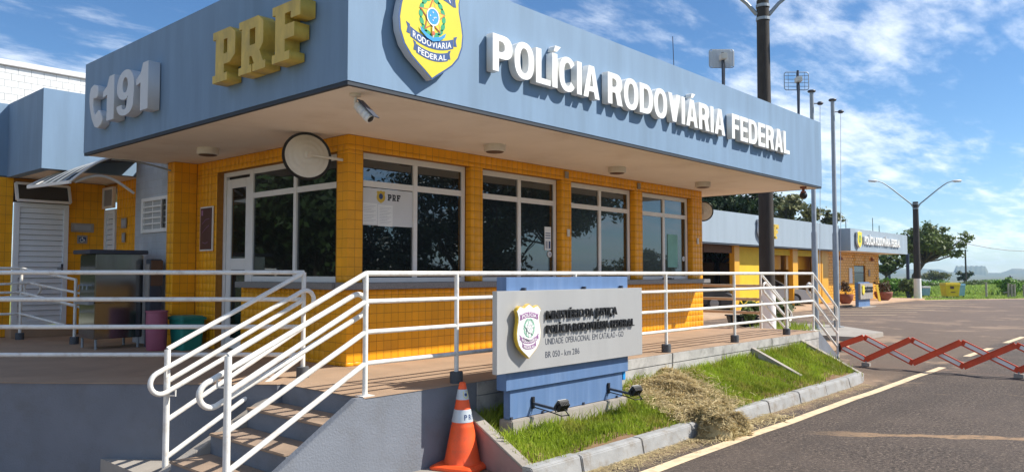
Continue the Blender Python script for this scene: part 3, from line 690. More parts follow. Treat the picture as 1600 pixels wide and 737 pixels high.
# roof box: fascia, drip edge, soffit
FC = (3.742, 5.169, 14.22, 10.95)
fa = MB(); fa.box(3.742, 14.22, 5.169, 5.319, H+.035, 3.777); fa.box(3.742, 3.892, 5.319, 10.95, H+.035, 3.777); fa.box(14.07, 14.22, 5.319, 10.95, H+.035, 3.777); fa.box(3.892, 14.07, 10.8, 10.95, H+.035, 3.777)
fascia = fa.build('fascia', mat['blue'], post)
de = MB(); de.box(3.748, 14.214, 5.175, 5.215, H, H+.035); de.box(3.748, 3.788, 5.215, 10.945, H, H+.035); de.box(14.174, 14.214, 5.215, 10.945, H, H+.035); de.build('drip_edge', mat['blue_dark'], post)
MB().box(3.788, 14.174, 5.215, 10.93, H+.003, H+.05).build('soffit', mat['soffit'], post)
MB().box(3.892, 14.07, 5.319, 10.8, 3.3, 3.4).build('roof', mat['concrete'], post)
# windows
def window(x0, x1, z0, z1, y, parent, zt=2.05, panes=True):
    f = MB(); w = .06; d = .05
    f.box(x0, x0+w, y, y+d, z0, z1); f.box(x1-w, x1, y, y+d, z0, z1); f.box(x0+w, x1-w, y, y+d, z1-w-.01, z1); f.box(x0+w, x1-w, y, y+d, z0, z0+.055)
    xm = (x0+x1)/2; f.box(xm-.032, xm+.032, y-.004, y+d, z0+.055, z1-w-.01); f.box(x0+w, xm-.032, y-.002, y+d, zt-.035, zt+.035); f.box(xm+.032, x1-w, y-.002, y+d, zt-.035, zt+.035)
    o = f.build('window', mat['frame'], parent, bevel=.003)
    for a, b in ((x0+w, xm-.032), (xm+.032, x1-w)):
        for c, e in ((z0+.055, zt-.035), (zt+.035, z1-w-.01)):
            MB().box(a+random.uniform(-.002, 0), b, y+.02, y+.028, c, e).build('pane', mat['glass'], o)
    return o
for i, (a, b) in enumerate(wins):
    wo = window(a+.004, b-.012, .918, 2.40, 7.125, post)
    wo['label'] = ['window with a white notice sheet in its lower left pane', 'window with a printed notice and round button at its right edge', 'plain dark window third from the corner', 'window with a pale green sheet behind its right pane'][i]
# side window and door (frame plane x = 5.206)
def sbox(f, y0, y1, z0, z1, x0=5.206, x1=5.256): f.box(x0, x1, y0, y1, z0, z1)
f = MB(); sbox(f, 7.25, 7.31, .918, 2.39); sbox(f, 9.22, 9.31, 0, 2.39); sbox(f, 7.31, 9.22, 2.32, 2.39); sbox(f, 7.31, 9.22, .918, .985)
sbox(f, 8.2, 8.265, .985, 2.32, 5.202); sbox(f, 7.31, 8.2, 2.0, 2.07, 5.204); sbox(f, 8.265, 9.22, 2.0, 2.07, 5.204)
so = f.build('window', mat['frame'], post, bevel=.003); so['label'] = 'large four pane window beside the glazed door'
for y0, y1 in ((7.31, 8.2), (8.265, 9.22)):
    for z0, z1 in ((.985, 2.0), (2.07, 2.32)): MB().box(5.226, 5.234, y0, y1, z0, z1).build('pane', mat['glass'], so)
f = MB(); sbox(f, 9.93, 10.0, 0, 2.39); sbox(f, 9.31, 9.93, 2.33, 2.39); f.build('door_frame', mat['frame'], post, bevel=.003)
dr = MB(); Dx = (5.215, 5.25)
for y0, y1, z0, z1 in ((9.32, 9.42, .02, 2.29), (9.80, 9.92, .02, 2.29), (9.42, 9.80, 2.17, 2.29), (9.42, 9.80, 1.07, 1.22), (9.42, 9.80, .02, .16)): sbox(dr, y0, y1, z0, z1, *Dx)
do = dr.build('door', mat['frame'], post, bevel=.003)
for z0, z1 in ((.16, 1.07), (1.22, 2.17)): MB().box(5.228, 5.236, 9.42, 9.80, z0, z1).build('pane', mat['glass'], do)
MB().box(5.27, 5.29, 7.25, 10, .0, 2.4).build('blind_wall', mat['darkint'], post)
# barred window in the white flank
bwn = MB(); 
for y0, y1, z0, z1 in ((11.63, 11.69, 1.61, 2.12), (10.80, 10.86, 1.61, 2.12), (10.86, 11.63, 2.07, 2.12), (10.86, 11.63, 1.61, 1.66)): bwn.box(4.80, 4.86, y0, y1, z0, z1)
bo = bwn.build('window', mat['frame'], post, bevel=.003); bo['label'] = 'small barred window in the white tiled flank'
MB().box(4.86, 4.87, 10.86, 11.63, 1.66, 2.07).build('pane', mat['glass'], bo)
for z in (1.74, 1.825, 1.91, 1.99): MB().box(4.812, 4.826, 10.86, 11.63, z-.011, z+.011).build('bar', mat['frame'], bo)
for y in (11.36, 11.08): MB().box(4.828, 4.842, y-.011, y+.011, 1.66, 2.07).build('bar', mat['frame'], bo)
MB().obox((4.79, 10.95, 1.87), (.045, .06, 0), (0, 0, .2), (.004, -.003, 0)).build('vent_leaf', mat['paper'], bo)
# lettering on the fascia
FRONT = FY(5.38, 5.169-.012, 2.975)
PHRASE = [('POLÍCIA', 0.0, 2.03), ('RODOVIÁRIA', 2.19, 2.96), ('FEDERAL', 5.33, 1.99)]
for wd, x, w in (('POLÍCIA', 5.365, 1.77), ('RODOVIÁRIA', 7.30, 2.92), ('FEDERAL', 10.44, 2.09)): bold_word(wd, x, 2.985, w, .365, .085, 5.169-.014, mat['white_letter'], post)
# big gold slab letters on the side
def slab_letters():
    P = [[(0,0),(.36,0),(.36,.15),(.28,.15),(.28,.32),(.42,.32),(.55,.45),(.55,.87),(.42,1),(0,1),(0,.85),(.07,.85),(.07,.15),(0,.15)], [(.27,.52),(.27,.80),(.36,.80),(.36,.52)]]
    Rr = [[(0,0),(.33,0),(.33,.14),(.28,.14),(.28,.30),(.33,.30),(.40,.14),(.36,.14),(.36,0),(.68,0),(.68,.14),(.62,.14),(.53,.36),(.62,.47),(.62,.87),(.49,1),(0,1),(0,.86),(.07,.86),(.07,.14),(0,.14)], [(.28,.50),(.28,.80),(.42,.80),(.42,.50)]]
    Ff = [[(0,0),(.40,0),(.40,.15),(.29,.15),(.29,.37),(.34,.37),(.34,.37),(.50,.37),(.50,.62),(.29,.62),(.29,.82),(.42,.82),(.42,.70),(.63,.70),(.63,1),(0,1),(0,.85),(.07,.85),(.07,.15),(0,.15)]]
    for polys, y0, wid, z0 in ((P, 7.14, .43, 2.857), (Rr, 6.64, .47, 2.85), (Ff, 6.06, .44, 2.855)):
        w0 = max(p[0] for p in polys[0]); q = [[(p[0]*wid/w0*1.0, p[1]*.50) for p in pl] for pl in polys]
        me = shape(q, .15, .012, 0); me.transform(FX(3.742, y0, z0)); me.materials.append(mat['gold'])
        link('letter', me, post)
slab_letters()
# 191 and telephone receiver
one = [[(0, .70), (0, .56), (.13, .60), (.13, 0), (.36, 0), (.36, 1), (.20, 1), (.13, .80)]]
nine_o = arc(.24, .66, .24, .34, 0, 180, 18)[:-1]+[(0, .62)]+arc(.21, .60, .21, .25, 190, 300, 8)+[(.29, .40)]
nine = [[(.48, .66)]+arc(.24, .66, .24, .34, 5, 180, 16)+arc(.22, .62, .22, .27, 185, 300, 10)+[(.30, .40), (.29, .25)]+arc(.215, .22, .07, .09, 0, -180, 6)[1:]+[(.145, .25), (0, .25)]+arc(.235, .23, .235, .23, 185, 350, 10)+[(.48, .45)], arc(.235, .67, .075, .17, 0, 350, 16)]
for polys, y0, z0, w in ((one, 9.94, 2.855, .335), (nine, 9.52, 2.85, .48), (one, 8.975, 2.845, .315)):
    w0 = max(p[0] for p in polys[0]); q = [[(p[0]*w/w0, p[1]*.535) for p in pl] for pl in polys]
    me = shape(q, .13, .012, 0); me.transform(FX(3.742, y0, z0)); me.materials.append(mat['lt_grey']); link('letter', me, post)
recv = [[(0, .44), (.04, .53), (.14, .56), (.28, .52), (.29, .41), (.24, .37), (.12, .38), (.11, .28), (.15, .17), (.21, .10), (.32, .16), (.38, .14), (.46, .02), (.42, -.04), (.30, -.08), (.20, -.05), (.10, .07), (.03, .22), (.0, .34)]]
me = shape([[(x*.92, y*.86) for x, y in recv[0]]], .08, .010, .010); me.transform(FX(3.742, 10.50, 2.905)); me.materials.append(mat['lt_grey']); link('phone_symbol', me, post)
# the shield badge
def shield_outline(w, h):
    R_ = [(0, 0), (.10, .055), (.20, .105), (.31, .165), (.41, .25), (.47, .36), (.485, .47), (.46, .58), (.425, .68), (.42, .76), (.45, .84), (.485, .885), (.43, .925), (.36, .965), (.29, .955), (.20, .93), (.12, .955), (.05, .985), (0, 1.0)]
    L_ = [(-x, y) for x, y in reversed(R_[1:-1])]
    return [(x*w, y*h) for x, y in R_+L_]
def badge(cx, y, z0, w, h, depth, parent, stand, face, rim, bannerm, letterm, wreathm, starm, full=True, detail=True, border=None):
    fr = FY(cx, y-stand, z0)
    b = flat('shield', [shield_outline(w, h)], depth, fr, rim, parent)
    if border: flat('shield_border', [shield_outline(w, h)], .002, fr, border, b, z0=depth)
    fi = [(x*.955, (yy-h*.5)*.965+h*.5) for x, yy in shield_outline(w, h)]
    flat('shield_face', [fi], .004, fr, face, b, z0=depth)
    if not detail: return b
    zz = depth+.004
    def banner(cy, half, hh, sag, text, th):
        n = 12; c = lambda t: cy+sag*(t*t)
        up = [(half*(2*i/n-1), c(2*i/n-1)+hh/2) for i in range(n+1)]; dn = [(half*(2*i/n-1), c(2*i/n-1)-hh/2) for i in range(n, -1, -1)]
        flat('banner', [up+dn], .002, fr, bannerm, b, z0=zz)
        for s in (-1, 1):
            y1 = c(1)+sag*.25; x1 = half*1.02
            tail = [(s*x1, y1+hh*.55), (s*x1*1.17, y1+hh*.75), (s*x1*1.10, y1+hh*.25), (s*x1*1.15, y1-hh*.35), (s*x1, y1-hh*.42)]
            flat('banner_tail', [tail], .002, fr, bannerm, b, z0=zz)
        def warp(v, half=half, cy=cy, sag=sag, th=th):
            t = v.x/half-.9; return Vector((v.x-half*.9, v.y-th/2+cy+sag*t*t, v.z))
        lettering(text, th, half*1.8, .0016, .015, fr @ Matrix.Translation((0, 0, zz+.002)), letterm, b, name='banner_lettering', joined=True, warp=warp, gap=.09)
    banner(h*.80, w*.31, h*.095, -h*.045, 'POLÍCIA', h*.062)
    banner(h*.315, w*.32, h*.085, h*.055, 'RODOVIÁRIA' if not full else 'RODOVIARIA', h*.056)
    banner(h*.205, w*.235, h*.075, h*.035, 'FEDERAL', h*.050)
    c = (0, h*.555); r = h*.16
    star = [(c[0]+(r if k % 2 == 0 else r*.45)*math.sin(math.pi*k/5), c[1]+(r if k % 2 == 0 else r*.45)*math.cos(math.pi*k/5)) for k in range(10)]
    for s in (-1, 1):
        for k in range(7):
            a = math.radians(-70+k*23); lx = c[0]+s*math.cos(a)*r*.84; ly = c[1]+math.sin(a)*r*1.02; t = a+math.pi/2
            L1 = r*.30; W1 = r*.17; pts_ = [(lx+s*(math.cos(t+dd)*L1*q), ly+math.sin(t+dd)*L1*q) for dd, q in ((0, 1), (.8, .62), (1.9, .5), (math.pi, .85), (-1.9, .5), (-.8, .62))]
            flat('wreath_leaf', [pts_], .002, fr, wreathm, b, z0=zz)
    flat('star', [star], .002, fr, starm[0], b, z0=zz+.0025)
    flat('star_face', [[(c[0]+(p[0]-c[0])*.86, c[1]+(p[1]-c[1])*.86) for p in star]], .002, fr, starm[1], b, z0=zz+.0045)
    flat('star_disc', [arc(c[0], c[1], r*.47, r*.50, 0, 350, 20)], .002, fr, starm[2], b, z0=zz+.0065)
    flat('star_ring', [arc(c[0], c[1], r*.47, r*.50, 0, 350, 24), arc(c[0], c[1], r*.40, r*.43, 0, 350, 24)], .002, fr, starm[3], b, z0=zz+.0085)
    for dx, dy in ((0, .24), (.20, .0), (-.20, .02), (0, -.2), (.08, -.05)):
        flat('star_dot', [[(c[0]+dx*r+q*r*.065*math.cos(k*math.pi/4), c[1]+dy*r+q*r*.065*math.sin(k*math.pi/4)) for k, q in enumerate((1, .4)*4)]], .002, fr, starm[3], b, z0=zz+.0085)
    rib = [(c[0]-r*.95, c[1]-r*.72), (c[0]-r*.5, c[1]-r*1.02), (c[0], c[1]-r*1.15), (c[0]+r*.5, c[1]-r*1.02), (c[0]+r*.95, c[1]-r*.72), (c[0]+r*.85, c[1]-r*.98), (c[0]+r*.45, c[1]-r*1.25), (c[0], c[1]-r*1.37), (c[0]-r*.45, c[1]-r*1.25), (c[0]-r*.85, c[1]-r*.98)]
    flat('ribbon', [rib], .002, fr, starm[4], b, z0=zz+.0105)
    flat('sword', [[(c[0]-r*.05, c[1]-r*.5), (c[0]+r*.05, c[1]-r*.5), (c[0]+r*.05, c[1]-r*1.1), (c[0]-r*.05, c[1]-r*1.1)]], .002, fr, starm[3], b, z0=zz+.0125)
    flat('rosette', [arc(c[0], c[1]-r*.92, r*.12, r*.12, 0, 340, 12)], .002, fr, starm[5], b, z0=zz+.0145)
    return b
sb = badge(4.57, 5.169, 2.735, .80, 1.02, .075, post, .03, mat['shield_y'], mat['lt_grey'], mat['print_blue'], mat['white_letter'], mat['print_green'],
      (mat['print_red'], mat['shield_y'], mat['print_sky'], mat['white_letter'], mat['print_sky'], mat['print_red']), border=mat['print_blue'])
sb['label'] = 'yellow shield badge with blue banners on the blue fascia'

# ================================================================== RAILINGS
def sub(a, b, t): return tuple(a[i]+(b[i]-a[i])*t for i in range(3))
def foot(rt, x, y, z=0): MB().lathe([(.062, 0), (.062, .10), (.055, .105)], (x, y, z), 14).build('post_foot', mat['rail_foot'], rt, smooth=True)
RZ = (1.02, .785, .53, .27); PR = .0225
# front railing
rf = thing('railing', 'long white tube railing along the front edge of the platform behind the sign', 'railing', (8.9, 5.254, 0))
px_ = [4.011, 5.068, 6.9, 8.848, 10.809, 12.719, 13.908]
for i, x in enumerate(px_):
    MB().tube([(x, 5.254, 0), (x, 5.254, 1.02)], .022, 12).build('post', mat['rail'], rf, smooth=True)
    if 0 < i < 6: foot(rf, x, 5.254)
    else: MB().box(x-.06, x+.06, 5.2, 5.31, .001, .008).build('post_plate', mat['rail'], rf)
for z in RZ: MB().tube([(4.011, 5.254, z), (13.908, 5.254, z)], PR if z > 1 else .020, 12).build('rail', mat['rail'], rf, smooth=True)
# white end railing, warm bounced shade coloured into its rails
re_ = thing('railing', 'white tube railing with warm shade coloured into its rails across the far end of the platform', 'railing', (13.88, 7, 0))
for z in (.785, .535, .285): MB().tube([(13.88, 6.22, z), (13.88, 9.2, z)], .028, 10).build('rail', mat['rail_warm_shade'], re_, smooth=True)
MB().tube([(13.88, 6.22, z), (13.88, 9.2, z)], .028, 10)
MB().tube([(13.87, 6.21, 0), (13.87, 6.21, 1.02)], .022, 12).build('post', mat['rail'], re_, smooth=True)
MB().tube([(13.88, 8.9, 0), (13.88, 8.9, 1.02)], .022, 12).build('post', mat['rail'], re_, smooth=True)
def stair_rail(label, up, lo, zu, zl, base_z, side, group=None, loop=True, upper_post=True, ext=.16):
    """up/lo: (x,y) of the upper and the lower post; zu/zl heights of the rails on them"""
    rt = thing('stair_railing', label, 'railing', (lo[0], lo[1], base_z), group)
    MB().tube([(lo[0], lo[1], base_z), (lo[0], lo[1], zl[0]-.004)], .026, 12).build('post', mat['rail'], rt, smooth=True)
    if upper_post: MB().tube([(up[0], up[1], 0), (up[0], up[1], zu[0])], .022, 12).build('post', mat['rail'], rt, smooth=True)
    for a, b in zip(zu, zl): MB().tube([(up[0], up[1], a), (lo[0], lo[1], b)], .022, 12).build('rail', mat['rail'], rt, smooth=True)
    if loop:
        d = Vector((lo[0]-up[0], lo[1]-up[1], zl[0]-zu[0])); dn = d.normalized(); n = Vector((0, 0, 1)); n = (n-dn*n.dot(dn)).normalized()
        sd = Vector(side)*.075; hw = .093
        A = Vector((up[0], up[1], zu[0]-.255))+sd+dn*.03; B = Vector((lo[0], lo[1], zl[0]-.235))+sd+dn*(ext-.07)
        pth = []
        for k in range(13): t = math.pi/2-math.pi*k/12; pth.append(B+n*hw*math.sin(t)+dn*hw*math.cos(t))
        for k in range(13): t = -math.pi/2-math.pi*k/12; pth.append(A+n*hw*math.sin(t)+dn*hw*math.cos(t))
        MB().tube(pth, .022, 12, closed=True).build('handrail_loop', mat['rail'], rt, smooth=True)
        for off in (hw, -hw):
            c = Vector((lo[0], lo[1], 0)); q = B-dn*(ext-.07)+n*off
            MB().tube([(lo[0], lo[1], q.z-.075), (q.x, q.y, q.z-.075), (q.x, q.y, q.z-.01)], .008, 8).build('bracket', mat['rail'], rt, smooth=True)
    return rt
stair_rail('white stair railing with looped handrail nearest the cone, right of the left steps', (4.011, 5.254), (2.792, 5.254), RZ, (.43, .165, -.11, -.40), GZ, (0, 1, 0), upper_post=False)
stair_rail('white stair railing with looped handrail at the far left side of the left steps', (4.324, 6.66), (2.985, 6.66), (1.03, .76, .49, .21), (.372, .095, -.235, -.55), GZ, (0, -1, 0))
foot(bpy.data.objects['stair_railing.001'], 4.324, 6.66)
stair_rail('white stair railing from the platform down to the red lattice barrier', (13.908, 5.254), (15.1, 5.254), RZ, (.375, .13, -.12, -.38), -.60, (0, 1, 0), upper_post=False, ext=-.02)
stair_rail('white stair railing in front of the whitewashed base of the dark pole', (13.87, 6.21), (15.08, 6.21), RZ, (.38, .14, -.11, -.37), -.60, (0, -1, 0), upper_post=False, ext=-.02)
# diagonal railing across the left
rl = thing('railing', 'white four rail railing crossing the left of the picture in front of the louvred doors', 'railing', (3.3, 7.8, 0))
e0 = Vector((4.324, 6.66)); dd = Vector((2.29-4.324, 8.88-6.66)); dd.normalize(); e1 = e0+dd*6.2
for z in (1.03, .765, .495, .222): MB().tube([(e0.x, e0.y, z), (e1.x, e1.y, z)], .022, 12).build('rail', mat['rail'], rl, smooth=True)
for t in (3.35, 6.2):
    q = e0+dd*t; MB().tube([(q.x, q.y, 0), (q.x, q.y, 1.03)], .022, 12).build('post', mat['rail'], rl, smooth=True); foot(rl, q.x, q.y)
# ramp rail by the louvred door
rr_ = thing('ramp_railing', 'small white ramp railing in front of the louvred door at the far left', 'railing', (4.0, 13, 0))
a = (3.84, 13.70); b = (4.13, 12.25); c = (2.2, 13.7)
for p, h in ((a, 1.10), (b, .93), (c, 1.1)):
    MB().tube([(p[0], p[1], 0), (p[0], p[1], h)], .022, 10).build('post', mat['rail'], rr_, smooth=True); foot(rr_, *p)
for dz in (0, .30, .56): MB().tube([(c[0], c[1], 1.1-dz*1.25), (a[0], a[1], 1.1-dz*1.25), (b[0], b[1], .93-dz*1.25)], .02, 10).build('rail', mat['rail'], rr_, smooth=True)
for q0, q1 in (((3.9, 13.6, .78), (4.2, 12.1, .62)), ((2.4, 13.6, .70), (3.95, 13.5, .78))):
    p0 = Vector(q0); p1 = Vector(q1); d = (p1-p0).normalized(); n = Vector((0, 0, 1)); pth = []
    for k in range(9): t = math.pi/2-math.pi*k/8; pth.append(p1+n*.1*math.sin(t)+d*.1*math.cos(t))
    for k in range(9): t = -math.pi/2-math.pi*k/8; pth.append(p0+n*.1*math.sin(t)+d*.1*math.cos(t))
    MB().tube(pth, .018, 8, closed=True).build('handrail_loop', mat['rail'], rr_, smooth=True)

# ================================================================== MONOLITH SIGN
sg = thing('sign', 'low blue sign with a steel panel of black lettering standing in the lawn', 'sign', (6.15, 4.85, -.3))
SY = 4.70
MB().box(5.20, 7.185, SY+.045, SY+.165, -.045, .985).build('body', mat['sign_blue'], sg, bevel=.004)
MB().box(5.285, 7.115, SY+.075, SY+.155, -.315, -.05).build('base', mat['sign_blue'], sg, bevel=.004)
MB().box(5.27, 7.15, SY+.03, SY+.2, -.6, -.318).build('plinth', mat['concrete'], sg, bevel=.01)
pan = MB().box(5.015, 7.385, SY-.012, SY+.043, .125, .862).build('panel', mat['steel'], sg, bevel=.003)
for x in (5.42, 6.35, 7.02): MB().box(x-.012, x+.012, SY+.0, SY+.04, .862, .888).build('clip', mat['antenna'], sg)
for x in (5.3, 5.75, 6.4, 7.0): MB().box(x-.012, x+.012, SY+.06, SY+.08, -.316, -.29).build('clip', mat['antenna'], sg)
yy = SY-.012
def line_fit(text, x, z, h, w, depth, m, stand, bold): return lettering(text, h, w, depth, bold, FY(x, yy-stand, z), m, sg, gap=.10)
for t, x, w in (('MINISTÉRIO', 5.69, .585), ('DA', 6.315, .12), ('JUSTIÇA', 6.475, .385)): line_fit(t, x, .588, .084, w, .022, mat['stencil'], .008, .008)
for t, x, w in (('POLÍCIA', 5.69, .385), ('RODOVIÁRIA', 6.11, .60), ('FEDERAL', 6.755, .43)): line_fit(t, x, .452, .084, w, .022, mat['stencil'], .008, .008)
for t, x, w, z in (('UNIDADE', 5.69, .275, .345), ('OPERACIONAL', 6.0, .41, .345), ('EM', 6.445, .09, .345), ('CATALÃO', 6.565, .29, .345), ('-', 6.875, .02, .345), ('GO', 6.915, .095, .345), ('BR', 5.69, .085, .222), ('050', 5.80, .11, .222), ('-', 5.935, .02, .222), ('km', 5.985, .10, .222), ('286', 6.11, .115, .222)):
    line_fit(t, x, z, .062, w, .0015, mat['antenna'], 0, .0)
sb2 = badge(5.375, yy, .245, .355, .50, .035, sg, .03, mat['shield_w'], mat['shield_rim'], mat['print_plum'], mat['shield_w'], mat['print_pale'],
      (mat['print_pale'], mat['shield_w'], mat['paper'], mat['paper'], mat['paper'], mat['paper']))
sb2['label'] = 'white shield badge with a gold edge on the steel panel'
for i, (x, lab) in enumerate(((5.62, 'black floodlight on an arm at the left foot of the blue sign'), (6.86, 'black floodlight on an arm at the right foot of the blue sign'))):
    fl = thing('floodlight', lab, 'floodlight', (x, SY, -.25), 'floodlights at the foot of the sign')
    MB().bar((x-.02, SY+.07, -.20), (x+.02, SY-.20, -.235), .026, .022).build('arm', mat['antenna'], fl)
    MB().box(x-.035, x-.005, SY+.055, SY+.075, -.25, -.14).build('mount_plate', mat['black'], fl)
    c = Vector((x+.05, SY-.22, -.19)); n = Vector((.1, .75, .65)).normalized(); ax = Vector((1, -.13, 0)).normalized(); up = n.cross(ax)
    MB().obox(c, ax*.065, up*.05, n*.018).build('housing', mat['black'], fl, bevel=.006)
    MB().obox(c+n*.023, ax*.054, up*.04, n*.003).build('lens', mat['lamp_glass'], fl)
    for k in range(6): MB().obox(c-n*.034+ax*(-.05+.02*k), ax*.004, up*.042, n*.014).build('fin', mat['black'], fl)
    MB().tube([c+ax*.067, c+ax*.075-up*.02, c+ax*.075-Vector((0, 0, .06)), c-ax*.075-Vector((0, 0, .06)), c-ax*.075, c-ax*.067], .006, 6).build('bracket', mat['black'], fl)
    MB().tube([c-n*.04, c-n*.07+Vector((.03, -.02, -.05)), c+Vector((.06, -.03, -.10)), c+Vector((.0, .0, -.105)), c+Vector((-.04, .05, -.08)), (x, SY+.06, -.24)], .006, 6).build('cable', mat['black'], fl, smooth=True)
MB()
tag(MB().box(7.10, 7.15, SY+.055, SY+.075, -.22, -.12).build('junction_box', mat['print_sky'], None, bevel=.004), 'small bright blue plastic box at the right end of the blue sign', 'box')
bpy.data.objects['junction_box'].location = (.03, .02, .08)

# ================================================================== CONE
cn = thing('traffic_cone', 'orange traffic cone with two silver bands beside the steps', 'cone', (4.91, 4.99, GZ))
CX, CY = 4.885, 4.985
cr = Matrix.Rotation(math.radians(18), 3, 'Z')
def sq(h, z, r=.05):
    p = []
    for sx, sy, a0 in ((1, 1, 0), (-1, 1, 90), (-1, -1, 180), (1, -1, 270)):
        for k in range(5): a = math.radians(a0+90*k/4); q = cr @ Vector((sx*(h-r)+r*math.cos(a), sy*(h-r)+r*math.sin(a), 0)); p.append((CX+q.x, CY+q.y, z))
    return p
MB().loft(sq(.225, GZ+.006), sq(.225, GZ+.03)).loft(sq(.22, GZ+.0305), sq(.185, GZ+.05)).build('base', mat['cone'], cn, bevel=.004)
def rad(z): return .162-.134*(z-.05)/.70
body = [(rad(z), z) for z in (.048, .12, .2, .28, .36)]+[(rad(.37)+.002, .365), (rad(.38)-.003, .38)]+[(rad(z), z) for z in (.40, .5, .6, .70, .745)]+[(.020, .752), (.016, .752)]
MB().lathe([(rad(.048)+.012, .046), (rad(.055), .058)]+body[1:], (CX, CY, GZ), 40).build('body', mat['cone'], cn, smooth=True)
for z0, z1 in ((.405, .515), (.60, .69)):
    bnd = MB().lathe([(rad(z0)+.0005, z0), (rad(z0)+.003, z0+.002), (rad(z1)+.003, z1-.002), (rad(z1)+.0005, z1)], (CX, CY, GZ), 40).build('reflective_band', mat['reflect'], cn, smooth=True)
    def wrapz(v, z0=z0):
        return v
    if z0 < .5:
        ang0 = math.radians(-124)
        for ch, off in (('P', -.0), ('R', .042), ('F', .088)):
            me, w = glyph(ch, .02, .03); c = me.copy(); s_ = .062
            c.transform(Matrix.Diagonal((s_*.9, s_, s_*.1, 1)))
            for v in c.vertices:
                z = .43+v.co.y; r = rad(z)+.0035+v.co.z; a = ang0+(off+v.co.x)/rad(z); v.co = (CX+r*math.cos(a), CY+r*math.sin(a), GZ+z)
            c.materials.clear(); c.materials.append(mat['navy']); c.name = 'letter'; link('letter', c, bnd)
    else:
        pl = shield_outline(.05, .065); me = shape([pl], .001)
        for v in me.vertices:
            z = .612+v.co.y; r = rad(z)+.004+v.co.z; a = math.radians(-100)+(v.co.x)/rad(z); v.co = (CX+r*math.cos(a), CY+r*math.sin(a), GZ+z)
        me.materials.append(mat['shield_y']); link('shield_badge', me, bnd)
        me = shape([arc(0, .034, .012, .014, 0, 340, 12)], .001)
        for v in me.vertices:
            z = .612+v.co.y; r = rad(z)+.0055+v.co.z; a = math.radians(-100)+(v.co.x)/rad(z); v.co = (CX+r*math.cos(a), CY+r*math.sin(a), GZ+z)
        me.materials.append(mat['navy']); link('shield_mark', me, bnd)

# ================================================================== LATTICE BARRIER
br = thing('lattice_barrier', 'red folding lattice barrier with reflective strips across the road', 'barrier', (15.1, 3.6, GZ))
Bx = 15.12; y0 = 5.20; st_ = .795; zt, zb = -.16, -.575
nodes = []
def bpt(k, z, s): return Vector((Bx+.012*s, y0-k, z))
zm = (zt+zb)/2
ytop = [y0-.43-st_*1.02*k for k in range(5)]; 
k = 0
ends = [(y0, -.36)]
def bar(a, b, s, strip):
    a = Vector((Bx+.014*s, *a)); b = Vector((Bx+.014*s, *b)); o = MB().bar(a, b, .10, .02, (1, 0, 0)).build('bar', mat['red'], br, bevel=.004)
    d = (b-a).normalized(); n = Vector((-1, 0, 0)); up = d.cross(n).normalized()
    o2 = MB().obox((a+b)/2+n*.0115+up*.0, d*(b-a).length*.5*1.0, up*.052, n*.0015).build('flange', mat['red'], o)
    for s2 in (1, -1): MB().obox((a+b)/2+n*.018+up*.048*s2, d*(b-a).length*.5, up*.003, n*.012).build('flange', mat['red'], o)
    if strip: MB().obox((a+b)/2+n*.0145, d*(b-a).length*.43, up*.030, n*.001).build('reflective_strip', mat['strip'], o)
tops = [y0-.40-.80*i for i in range(7)]; bots = [y0-.40-.80*i for i in range(7)]
yt = [y0-.42]; 
for i in range(6): yt.append(yt[-1]-.80)
# first half bars from the wall bracket
bar((y0, -.335), (yt[0], zt), -1, False); bar((y0, -.36), (yt[0]-.03, zb), 1, True)
for i in range(6):
    bar((yt[i], zt), (yt[i+1]-.03, zb), 1, True); bar((yt[i]-.03, zb), (yt[i+1], zt), -1, False)
for i in range(7):
    for z, dy in ((zt, 0), (zb, -.03)): MB().tube([(Bx-.04, yt[i]+dy, z), (Bx+.03, yt[i]+dy, z)], .016, 10).build('pivot', mat['red'], br, smooth=True)
    if i < 6: MB().tube([(Bx-.04, (yt[i]+yt[i+1])/2-.015, zm), (Bx+.03, (yt[i]+yt[i+1])/2-.015, zm)], .016, 10).build('pivot', mat['red'], br, smooth=True)
for i in (0, 3, 6):
    MB().box(Bx-.05, Bx+.05, yt[i]-.10, yt[i]+.04, GZ, GZ+.07).build('foot_block', mat['wood_post'], br, bevel=.006)
    MB().tube([(Bx, yt[i]-.03, GZ+.07), (Bx, yt[i]-.03, zb)], .014, 8).build('leg', mat['galv'], br)
MB().box(Bx-.03, Bx+.03, 5.2, 5.26, -.46, -.30).build('wall_bracket', mat['black'], br)

# ================================================================== THINGS ON THE BUILDING
lamps = [((4.544, 9.142), 'round cream soffit lamp above the glazed door on the shaded side'), ((6.742, 6.338), 'round cream soffit lamp above the window with the white notice sheet'),
         ((9.379, 6.363), 'round cream soffit lamp third from the building corner'), ((11.90, 6.326), 'round cream soffit lamp nearest the far end of the soffit')]
for (x, y), lab in lamps:
    t = thing('soffit_lamp', lab, 'lamp', (x, y, H), 'round lamps under the soffit')
    MB().lathe([(.13, 0), (.13, -.075), (.122, -.082)], (x, y, H+.002), 28).build('ring', mat['mirror_back'], t, smooth=True)
    MB().lathe([(.11, -.0825), (.10, -.09), (.06, -.097)], (x, y, H+.002), 28).build('lens', mat['brown_frame'], t, smooth=True)
